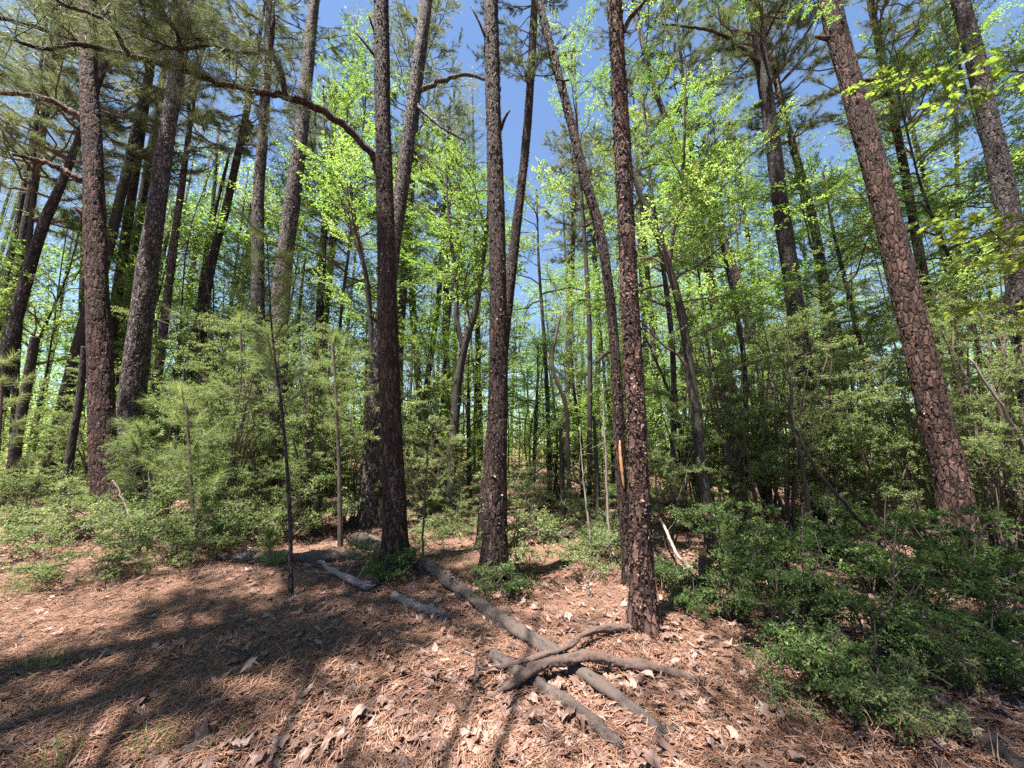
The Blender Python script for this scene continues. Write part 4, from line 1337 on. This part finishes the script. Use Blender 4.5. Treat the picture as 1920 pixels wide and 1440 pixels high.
G7 = 'thin stems in the undergrowth'
ST = [
    ('black post like stem in the clearing, the left of two', [(1056, 975, 11), (1055, 930, 10), (1054, 880, 9), (1050, 800, 6)], None, 'dark_bark'),
    ('black post like stem in the clearing, the right of two', [(1121, 1005, 11), (1120, 940, 10), (1118, 870, 9), (1114, 780, 6)], None, 'dark_bark'),
    ('pale thin stem left of the slender leaning pine', [(1146, 1055, 6), (1140, 960, 5), (1134, 820, 3), (1130, 720, 1.5)], None, 'dead_wood'),
    ('pale crooked stem behind the pale thin stem', [(1110, 1060, 5), (1104, 980, 4), (1094, 900, 3), (1086, 800, 1.5)], None, 'dead_wood'),
    ('curved thin sapling stem in the middle gap', [(1065, 860, 9), (1062, 770, 8), (1040, 700, 7), (1036, 660, 6), (1052, 590, 4)], 9.0, 'twig'),
    ('slanting thin stem right of the flaky pine', [(1290, 860, 8), (1262, 760, 7), (1236, 690, 6), (1204, 620, 4)], 8.6, 'dark_bark'),
    ('olive thin trunk in front of the dense dark shrub', [(1524, 1020, 12), (1512, 920, 11), (1490, 800, 9), (1482, 720, 7)], None, 'twig'),
    ('thin dark stem left of the olive thin trunk', [(1440, 990, 7), (1432, 900, 6), (1420, 800, 5)], None, 'dark_bark'),
    ('bent dark stem sloping down from the dark shrubs', [(1690, 1105, 9), (1655, 1030, 10), (1590, 950, 9), (1530, 880, 8), (1490, 800, 6)], None, 'dark_bark'),
    ('pale bare crooked branch stem at the right edge', [(1925, 840, 10), (1890, 780, 9), (1850, 720, 7), (1820, 670, 5)], 5.4, 'dead_wood'),
    ('pale dead stem on the left bank', [(455, 1025, 5), (448, 985, 4), (442, 930, 2)], None, 'dead_wood'),
    ('thin upright stem right of the straight dark pine', [(792, 1045, 5), (795, 960, 4), (800, 880, 3), (806, 800, 2)], None, 'twig'),
    ('forked grey stem in front of the reddish pine', [(248, 1030, 6), (243, 975, 5), (225, 925, 4), (212, 900, 3)], None, 'dead_wood'),
    ('short dry stick standing right of the central pine', [(1110, 1120, 4), (1104, 1100, 4), (1096, 1082, 3)], None, 'dead_wood'),
]
for i, (lab, px, Y, mat) in enumerate(ST):
    rg = np.random.default_rng(1200 + i)
    rows = trunk_path(px, Y, 0)
    base = rows[0, :3].copy()
    rr = spline(local(rows, base), 30)
    rr[:, :3] += rg.normal(0, 1, (30, 3)) * 0.006
    rr[0, 2] -= 0.06
    mb = MB()
    tube(mb, rr[:, :3], rr[:, 3], 9)
    k = 5
    ii = rg.integers(8, 28, k)
    d = norm(rg.normal(0, 1, (k, 3)) + UP * 0.6)
    sticks(mb, rr[ii, :3], rr[ii, :3] + d * rg.uniform(0.08, 0.35, (k, 1)), 0.004, 0.0015, 0, 0.5, 0.08, rg)
    o = mb.build('thin_stem', M[mat], None, True, base)
    tag(o, lab, 'stem', G7)


# ------------------------------------------------------------------ fallen wood
def fallen(label, px, mat, seed, name='fallen_log', cat='log', lift=0.6, twigs=(), raise_=None, seg=22, rough=0.12, group='fallen wood on the litter', cut=None):
    """px: (u, v, width px) along the piece lying on the floor."""
    rg = np.random.default_rng(seed)
    fwd = np.array([0, math.cos(PITCH), math.sin(PITCH)])
    rows = []
    for q, (u, v, w) in enumerate(px):
        p = ground_at(u, v)
        r = 0.5 * w * np.dot(p - CAM, fwd) / FPX
        rows.append([p[0], p[1], 0, r])
    rows = np.array(rows)
    rr = spline(rows, 140)
    jit = np.cumsum(rg.normal(0, 1, (140, 2)), 0)
    jit -= np.linspace(0, 1, 140)[:, None] * jit[-1]
    rr[:, :2] += jit * rr[:, 3:].mean() * 0.035
    rr[:, 3] *= 1 + 0.10 * np.interp(np.linspace(0, 1, 140), np.linspace(0, 1, 24), rg.normal(0, 1, 24))
    z = terrain(rr[:, 0], rr[:, 1]) + rr[:, 3] * lift
    zs = np.convolve(np.pad(z, 6, 'edge'), np.ones(13) / 13, 'valid')
    rr[:, 2] = np.maximum(zs, z - 0.01)
    if raise_ is not None:
        rr[:, 2] += np.interp(np.linspace(0, 1, 140), *raise_)
    base = rr[0, :3].copy()
    base[2] = float(terrain(base[0], base[1]))
    t = thing(name, label, cat, base, group)
    P = rr[:, :3] - base
    mb = MB()
    tt, n, b = frames(P)
    k = len(P)
    th = np.arange(seg) * 2 * math.pi / seg
    TH, S = np.meshgrid(th, np.linspace(0, 1, k) * 10)
    R = rr[:, 3][:, None] * (1 + rough * (np.sin(3 * TH + S * 2.1) * .5 + np.sin(5 * TH - S * 3.3) * .4 + rg.normal(0, .55, TH.shape)) - 0.16 * np.clip(np.sin(TH * 2 + np.sin(S * 4) * 1.5 + seed) * 2 - 1, 0, 1))
    V = (P[:, None] + (np.cos(TH)[..., None] * n[:, None] + np.sin(TH)[..., None] * b[:, None]) * R[..., None]).reshape(-1, 3)
    i = np.arange(k - 1)[:, None] * seg
    j = np.arange(seg)[None]
    Q = np.stack([i + j, i + (j + 1) % seg, i + seg + (j + 1) % seg, i + seg + j], -1).reshape(-1, 4)
    a = np.arange(seg)
    V = np.vstack([V, P[0], P[-1]])
    T = np.vstack([np.stack([(a + 1) % seg, a, np.full(seg, k * seg)], -1), np.stack([a + (k - 1) * seg, (a + 1) % seg + (k - 1) * seg, np.full(seg, k * seg + 1)], -1)])
    mb.add(V, Q, T, np.clip(rg.normal(0.5, 0.22, len(V)), 0, 1), 0.6)
    if seg > 10:
        flakes(mb, P, rr[:, 3], n, b, rg, 40, 1.0, 0.014)
        for end, sg in ((0, -1), (k - 1, 1)) if np.linalg.norm(P[-1] - P[0]) > 0.6 else ():
            for q in range(6):
                o = (math.cos(q) * n[end] + math.sin(q) * b[end]) * rr[end, 3] * 0.6
                tube(mb, np.array([P[end] + o - tt[end] * sg * 0.02, P[end] + o * 0.8 + tt[end] * sg * rg.uniform(.4, 2.2) * rr[end, 3]]), [rr[end, 3] * .4, .002], 5)
    mb.build('wood', M[mat], t, True)
    for (f, du, dz, dv, l, r0) in twigs:
        i = int(f * (k - 1))
        d = norm(np.array([du, dv, dz], float))
        e = P[i] + d * l
        pp = spline(np.array([P[i], (P[i] + e) / 2 + rg.normal(0, 0.04 * l, 3), e]), 8)
        m = MB()
        tube(m, pp, np.linspace(r0, r0 * 0.35, 8), 6)
        m.build('side_branch', M[mat], t, True)
    return t


fallen('long grey fallen log running from the straight dark pine to the bottom centre',
       [(690, 1018, 22), (760, 1050, 24), (800, 1072, 25), (860, 1112, 26), (930, 1165, 27), (1000, 1210, 28), (1060, 1248, 30), (1120, 1295, 30), (1180, 1335, 28), (1245, 1385, 24)], 'log_bark', 71, twigs=[(.78, .5, .5, -.1, .12, .012)])
fallen('shorter dark fallen log lying left of the long grey log',
       [(925, 1238, 24), (965, 1265, 25), (1010, 1290, 26), (1060, 1325, 28), (1110, 1365, 28), (1160, 1408, 22)], 'log_bark', 72)
fallen('thick reddish fallen branch lying across both logs',
       [(915, 1315, 10), (965, 1298, 15), (1010, 1285, 17), (1060, 1278, 18), (1110, 1268, 19), (1170, 1264, 18), (1240, 1268, 16), (1312, 1284, 13)], 'branch_bark', 73, name='fallen_branch', cat='branch',
       lift=0.9, raise_=([0, .15, .3, .5, .65, 1], [0, .05, .10, .10, .05, 0.0]), twigs=[(.27, -.8, .25, .2, .12, .012)])
fallen('curved thin fallen branch bending up towards the flaky pine',
       [(888, 1264, 5), (940, 1265, 9), (1000, 1258, 10), (1060, 1245, 11), (1095, 1218, 12), (1130, 1198, 13), (1190, 1184, 12), (1250, 1184, 8)], 'branch_bark', 74, name='fallen_branch', cat='branch',
       lift=0.9, raise_=([0, .3, .5, .8, 1], [.01, .08, .10, .02, 0.0]), twigs=[(.62, -.6, .2, .4, .3, .006)])
fallen('pale weathered log lying behind the dead thin sapling',
       [(405, 1048, 16), (470, 1052, 22), (540, 1055, 24), (610, 1053, 24), (666, 1048, 22)], 'log_bark', 75)
fallen('dark mossy log end at the left of the straight dark pine',
       [(664, 1022, 26), (690, 1030, 24), (720, 1040, 20)], 'dark_bark', 76)
fallen('thin grey fallen branch with bare twigs sloping down before the straight dark pine',
       [(580, 1048, 6), (620, 1075, 9), (655, 1092, 12), (690, 1108, 15)], 'dead_wood', 77, name='fallen_branch', cat='branch', lift=1.2,
       twigs=[(.05, -.4, .9, .1, .45, .006), (.6, -.9, .1, -.1, .4, .008), (.85, .3, .6, .5, .35, .007), (.7, .5, .8, .2, .3, .006)])
fallen('short grey branch with an upright twig in front of the straight dark pine',
       [(738, 1122, 14), (780, 1142, 16), (826, 1156, 17)], 'dead_wood', 78, name='fallen_branch', cat='branch', twigs=[(.5, .0, 1, .1, .26, .008), (.55, .8, .4, .2, .12, .006)])
fallen('dark fallen log slanting out of the lower right corner',
       [(1735, 1312, 22), (1800, 1365, 26), (1860, 1410, 30), (1930, 1465, 32)], 'log_bark', 79)
fallen('thin dark stick with a spur on the shaded left litter',
       [(414, 1214, 7), (440, 1226, 9), (480, 1237, 9), (545, 1252, 4)], 'dark_bark', 80, name='fallen_stick', cat='stick', twigs=[(.5, .35, .9, .1, .16, .005)], seg=8)
fallen('forked dark stick at the bottom left of the logs',
       [(728, 1388, 12), (752, 1358, 12), (782, 1345, 9), (798, 1300, 5)], 'branch_bark', 81, name='fallen_stick', cat='stick', twigs=[(.45, .1, .1, -.8, .16, .008)], seg=8)
fallen('pale thin stick left of the shorter dark log',
       [(842, 1216, 4), (880, 1228, 6), (925, 1256, 6)], 'dead_wood', 82, name='fallen_stick', cat='stick', seg=8)
fallen('thin twiggy stick on the litter left of the flaky pine',
       [(1018, 1142, 6), (1060, 1160, 8), (1120, 1172, 7), (1180, 1178, 4)], 'branch_bark', 83, name='fallen_stick', cat='stick', twigs=[(.6, .4, .8, .1, .18, .004), (.3, .3, .7, .4, .16, .004)], seg=8)
fallen('pale stick leaning out of the stump hollow',
       [(1266, 1143, 9), (1290, 1125, 9), (1313, 1107, 9)], 'dead_wood', 84, name='fallen_stick', cat='stick', raise_=([0, 1], [0, .12]), seg=8)
fallen('bare forked branch between the flaky pine and the stump',
       [(1310, 1110, 10), (1295, 1085, 8), (1272, 1070, 6), (1240, 1030, 5)], 'dead_wood', 85, name='fallen_branch', cat='branch', raise_=([0, .5, 1], [0, .22, .48]), twigs=[(.5, -.6, .6, .2, .3, .005), (.75, .5, .6, .1, .28, .005)], seg=8)
fallen('distant dark log lying across the clearing behind the black stems',
       [(1175, 965, 14), (1240, 955, 16), (1300, 950, 14)], 'dark_bark', 86)
fallen('pale log lying in the sunlit clearing right of the central pine',
       [(1030, 1008, 10), (1080, 1006, 12), (1130, 1000, 10)], 'dead_wood', 87)
fallen('thin pale sticks line on the left slope below the white log',
       [(355, 1090, 6), (400, 1078, 7), (470, 1072, 5)], 'branch_bark', 88, name='fallen_stick', cat='stick', seg=8)
fallen('weathered grey chunk of wood at the bottom right of the long log',
       [(1222, 1400, 12), (1250, 1380, 15), (1280, 1356, 9)], 'log_bark', 89, name='wood_chunk', cat='wood')
fallen('dark short stick at the bottom centre of the litter',
       [(830, 1405, 10), (850, 1415, 10), (872, 1425, 6)], 'dark_bark', 90, name='fallen_stick', cat='stick', seg=8)
fallen('grey curved stick at the bottom of the shaded dead leaves',
       [(1302, 1370, 4), (1330, 1354, 5), (1380, 1352, 5), (1425, 1400, 3)], 'dead_wood', 91, name='fallen_stick', cat='stick', seg=8)
# leaning fallen trunk in the clearing
p0, p1 = at(1058, 893, 9.4), at(1215, 948, 8.2)
mb = MB()
q = spline(np.array([p0, (p0 + p1) / 2 + [0, 0, -.02], p1]), 20)
tube(mb, q - q[0], np.linspace(.05, .07, 20), 10)
tag(mb.build('leaning_trunk', M['dark_bark'], None, True, q[0]), 'dark thin trunk fallen aslant from the left black stem behind the flaky pine', 'log', 'fallen wood on the litter')

# ------------------------------------------------------------------ grass
G8 = 'grass tufts on the needle litter'
for i, (lab, u, v, k, l) in enumerate((
        ('green grass tuft on the shaded left litter', 85, 1248, 90, .10), ('grass tuft at the bottom left edge of the litter', 90, 1432, 80, .09),
        ('grass tuft left of the bottom centre shade', 285, 1395, 80, .09), ('thin grass blades by the sunlit litter at lower left', 415, 1398, 24, .08),
        ('yellow green grass tuft on the upper left slope', 40, 1108, 70, .16), ('dry grass clump at the front of the right bank', 1540, 1260, 60, .2),
        ('long dry grass at the right of the flaky pine foot', 1245, 1120, 70, .22), ('sunny grass in the clearing right of the central pine', 1040, 985, 120, .25),
        ('sunny grass in the clearing left of the central pine', 830, 1000, 120, .22), ('dry grass clump at the bottom right', 1740, 1420, 60, .2),
        ('sunny yellow grass behind the mossy hardwood', 1400, 985, 120, .3), ('dry grass below the left sprigs', 380, 1085, 70, .15))):
    rg = np.random.default_rng(1300 + i)
    c = ground_at(u, v)
    a = rg.uniform(0, 6.28, k)
    rad = np.sqrt(rg.random(k)) * l * 1.5
    P = np.stack([np.cos(a) * rad, np.sin(a) * rad * 0.8, np.zeros(k)], -1)
    P[:, 2] = terrain(P[:, 0] + c[0], P[:, 1] + c[1]) - c[2] - 0.005
    D = UP + rg.normal(0, 0.5, (k, 3))
    mb = MB()
    leaves(mb, P, D, rg.normal(0, 1, (k, 3)), rg.uniform(0.6, 1.4, k) * l, 0.006, rg)
    tag(mb.build('grass_tuft', M['straw'] if 'dry' in lab else M['grass'], None, False, c), lab, 'grass', G8)


# ------------------------------------------------------------------ the wood further off, one mass
def far_wood():
    rg = np.random.default_rng(77)
    tr, fo, nd = MB(), MB(), MB()
    for q in range(260):
        az = rg.uniform(-1.12, 1.12)
        d = rg.uniform(18, 62) if q < 190 else rg.uniform(45, 75)
        x, y = math.sin(az) * d, math.cos(az) * d
        if y < 12:
            y = 12 + rg.uniform(0, 6)
        if abs(az) < 0.34 and d < 38 and q % 4 == 0:
            continue
        h = rg.uniform(15, 27) if q % 2 else rg.uniform(8, 17)
        z0 = float(terrain(x, y))
        lean = rg.normal(0, 0.05, 2)
        pth = np.array([[x, y, z0 - .1], [x + lean[0] * h * .5, y + lean[1] * h * .5, z0 + h * .5], [x + lean[0] * h, y + lean[1] * h, z0 + h]])
        r = rg.uniform(0.10, 0.22)
        tube(tr, spline(pth, 8), np.linspace(r, r * .25, 8), 8, rg.random())
        top = pth[2]
        if q % 2:                                      # pine: tufted clumps high up
            nc = 95
            f = rg.uniform(0.4, 1.02, nc)
            rad = 2.6 * (1.25 - f) * rg.random(nc) ** 0.5 + 0.2
            a = rg.uniform(0, 6.28, nc)
            C = np.stack([x + lean[0] * h * f + np.cos(a) * rad, y + lean[1] * h * f + np.sin(a) * rad, z0 + h * f], -1)
            n = 46
            P = (C[:, None] + rg.normal(0, 0.2, (nc, n, 3))).reshape(-1, 3)
            needles(nd, P, rg.normal(0, 1, (len(P), 3)) + UP * 0.4, 0.28, 0.02, rg)
        else:
            nc = 75
            f = rg.uniform(0.22, 1.02, nc)
            rad = 3.2 * np.sin(np.clip(f, .25, 1) * 2.9) * rg.random(nc) ** 0.5 + 0.3
            a = rg.uniform(0, 6.28, nc)
            C = np.stack([x + np.cos(a) * rad, y + np.sin(a) * rad, z0 + h * f], -1)
            n = 38
            P = (C[:, None] + rg.normal(0, 1, (nc, n, 3)) * np.array([0.45, 0.45, 0.16])).reshape(-1, 3)
            leaves(fo, P, rg.normal(0, 1, (len(P), 3)) * np.array([1, 1, .4]), UP + rg.normal(0, .5, (len(P), 3)), 0.15, 0.085, rg)
    for q in range(150):
        d, az = rg.uniform(11.5, 34), rg.uniform(-1.1, 1.1)
        x, y = math.sin(az) * d, max(math.cos(az) * d, 11 + rg.random() * 4)
        z0 = float(terrain(x, y))
        h = rg.uniform(4, 12)
        pth = np.array([[x, y, z0 - .1]] + [[x + rg.normal(0, .12) * f * 3, y, z0 + h * f] for f in (.25, .5, .75, 1)])
        tube(tr, spline(pth, 10), np.linspace(rg.uniform(.02, .055), .008, 10), 6, rg.random() * 0.4)
    setting(tr.build('far_trunks', M['grey_bark'], None, True), 'stuff')
    setting(fo.build('far_foliage', M['leaf']), 'stuff')
    setting(nd.build('far_pine_foliage', M['needle']), 'stuff')
    # low growth between and behind
    mb = MB()
    n = 3600
    az = rg.uniform(-1.15, 1.15, n)
    d = 12.5 + 50 * rg.random(n)
    x, y = np.sin(az) * d, np.maximum(np.cos(az) * d, 10.5 + rg.random(n) * 3)
    hh = rg.random(n) ** 0.8 * rg.uniform(1.2, 4.6, n) * (1 + np.maximum(d - 25, 0) / 25)
    C = np.stack([x, y, terrain(x, y) + hh], -1)
    k = 90
    P = (C[:, None] + rg.normal(0, 1, (n, k, 3)) * np.array([0.5, 0.5, 0.24])).reshape(-1, 3)
    P[:, 2] = np.maximum(P[:, 2], terrain(P[:, 0], P[:, 1]) + 0.03)
    leaves(mb, P, rg.normal(0, 1, (len(P), 3)) * np.array([1, 1, .5]), UP + rg.normal(0, .6, (len(P), 3)), np.repeat(0.05 + 0.0022 * d, k), np.repeat(0.028 + 0.0013 * d, k), rg)
    setting(mb.build('far_undergrowth', M['leaf']), 'stuff')


far_wood()

# ------------------------------------------------------------------ unseen trees behind the photographer, placed to shade the litter

G9 = 'pines shading the litter from beside and behind the viewpoint'


def shade_pine(label, x, y, h, zc, seed, scale, mat='pine_bark'):
    rg = np.random.default_rng(seed)
    b = np.array([x, y, float(terrain(x, y))])
    t = thing('pine_tree', label, 'pine tree', b, G9)
    mb = MB()
    path, rad, s, n, bb = trunk_mesh(mb, np.array([[0, 0, 0, .2], [.1, .05, h * .3, .17], [.05, .1, h * .65, .12], [.1, .1, h, .03]]), rg, 32, 0.06)
    mb.build('trunk', M[mat], t, True)
    i = np.searchsorted(path[:, 2], zc)
    place('crown', CROWNS[seed % 4], t, path[i], (0, 0, rg.uniform(0, 6)), scale)


shade_pine('pine left of the view, its trunk shadow striping the left litter', -5.4, 1.2, 19, 11, 91, 0.95)
shade_pine('pine behind the view on the left, its shadow crossing the lower left litter', -5.9, -0.3, 18, 10, 92, 0.9)


def shade_hardwood(label, x, y, h, targets, seed):  # unseen tree added for its shade, limbs set sunward of chosen ground spots
    rg = np.random.default_rng(seed)
    b = np.array([x, y, float(terrain(x, y))])
    t = thing('hardwood_tree', label, 'tree', b, 'unseen broad-leaved trees added for shade')
    mb = MB()
    tp = np.array([[0, 0, 0, .14], [.05, .1, h * .4, .11], [0, .15, h * .7, .08], [.1, .1, h, .02]])
    trunk_mesh(mb, tp, rg, 24, 0.06)
    mb.build('trunk', M['dark_bark'], t, True)
    for (X, Y, Z, k) in targets:                 # X, Y: the spot of ground that this limb shades
        X, Y = X - to_sun[0] * -Z / to_sun[2], Y - to_sun[1] * -Z / to_sun[2]
        p0 = np.array([0.02, 0.1, Z - 1.2])
        p1 = np.array([X, Y, Z]) - b
        m = MB()
        q = spline(np.array([p0, (p0 + p1) / 2 + UP * 0.25, p1]), 12)
        tube(m, q, np.linspace(0.05, 0.015, 12), 6)
        m.build('limb', M['dark_bark'], t, True)
        az = math.atan2(p1[1] - p0[1], p1[0] - p0[0])
        for a in (-1.3, 0.0, 0.6, 1.3, 2.6, 3.6):
            place('leafy_bough', BOUGHS[rg.integers(0, 5)], t, p1 - (p1 - p0) * 0.08 * abs(a), (0, rg.normal(0.05, 0.1), az + a), k * rg.uniform(0.5, 0.7))


shade_hardwood('unseen tall broad-leaved tree behind the view on the right, added to shade the right bank', 3.4, -1.2, 11,
               [(3.4, 3.5, 7.5, 1.0), (4.9, 4.0, 7.7, 1.1), (4.4, 2.8, 7.2, 1.1), (2.9, 2.7, 7.4, 0.8), (5.4, 5.3, 8.6, 1.1), (2.1, 2.3, 7.0, 0.8), (3.2, 4.7, 8.4, 1.0), (6.0, 3.6, 7.6, 1.0), (3.6, 2.0, 7.6, 0.9), (3.9, 3.9, 7.0, 1.0), (3.0, 3.3, 7.9, 0.9), (4.4, 3.4, 8.2, 1.0), (2.6, 2.1, 7.6, 0.8), (5.6, 4.4, 7.2, 1.0), (3.2, 2.6, 8.4, 0.9), (4.2, 4.8, 7.8, 1.0)], 95)
shade_hardwood('unseen tall broad-leaved tree behind the view on the left, added to dapple the litter', -2.2, -1.9, 11,
               [(-1.6, 3.9, 7.6, 0.6), (-2.9, 3.35, 7.4, 0.4), (-4.3, 3.0, 7.8, 0.4), (-1.2, 1.95, 8.0, 0.4), (-0.5, 2.05, 7.0, 0.4), (-0.2, 3.3, 7.2, 0.45), (-0.9, 3.0, 7.6, 0.5),
                (1.6, 2.1, 7.4, 0.5), (0.9, 2.6, 7.0, 0.4), (0.3, 4.3, 7.8, 0.5), (-3.4, 4.6, 7.7, 0.4)], 96)
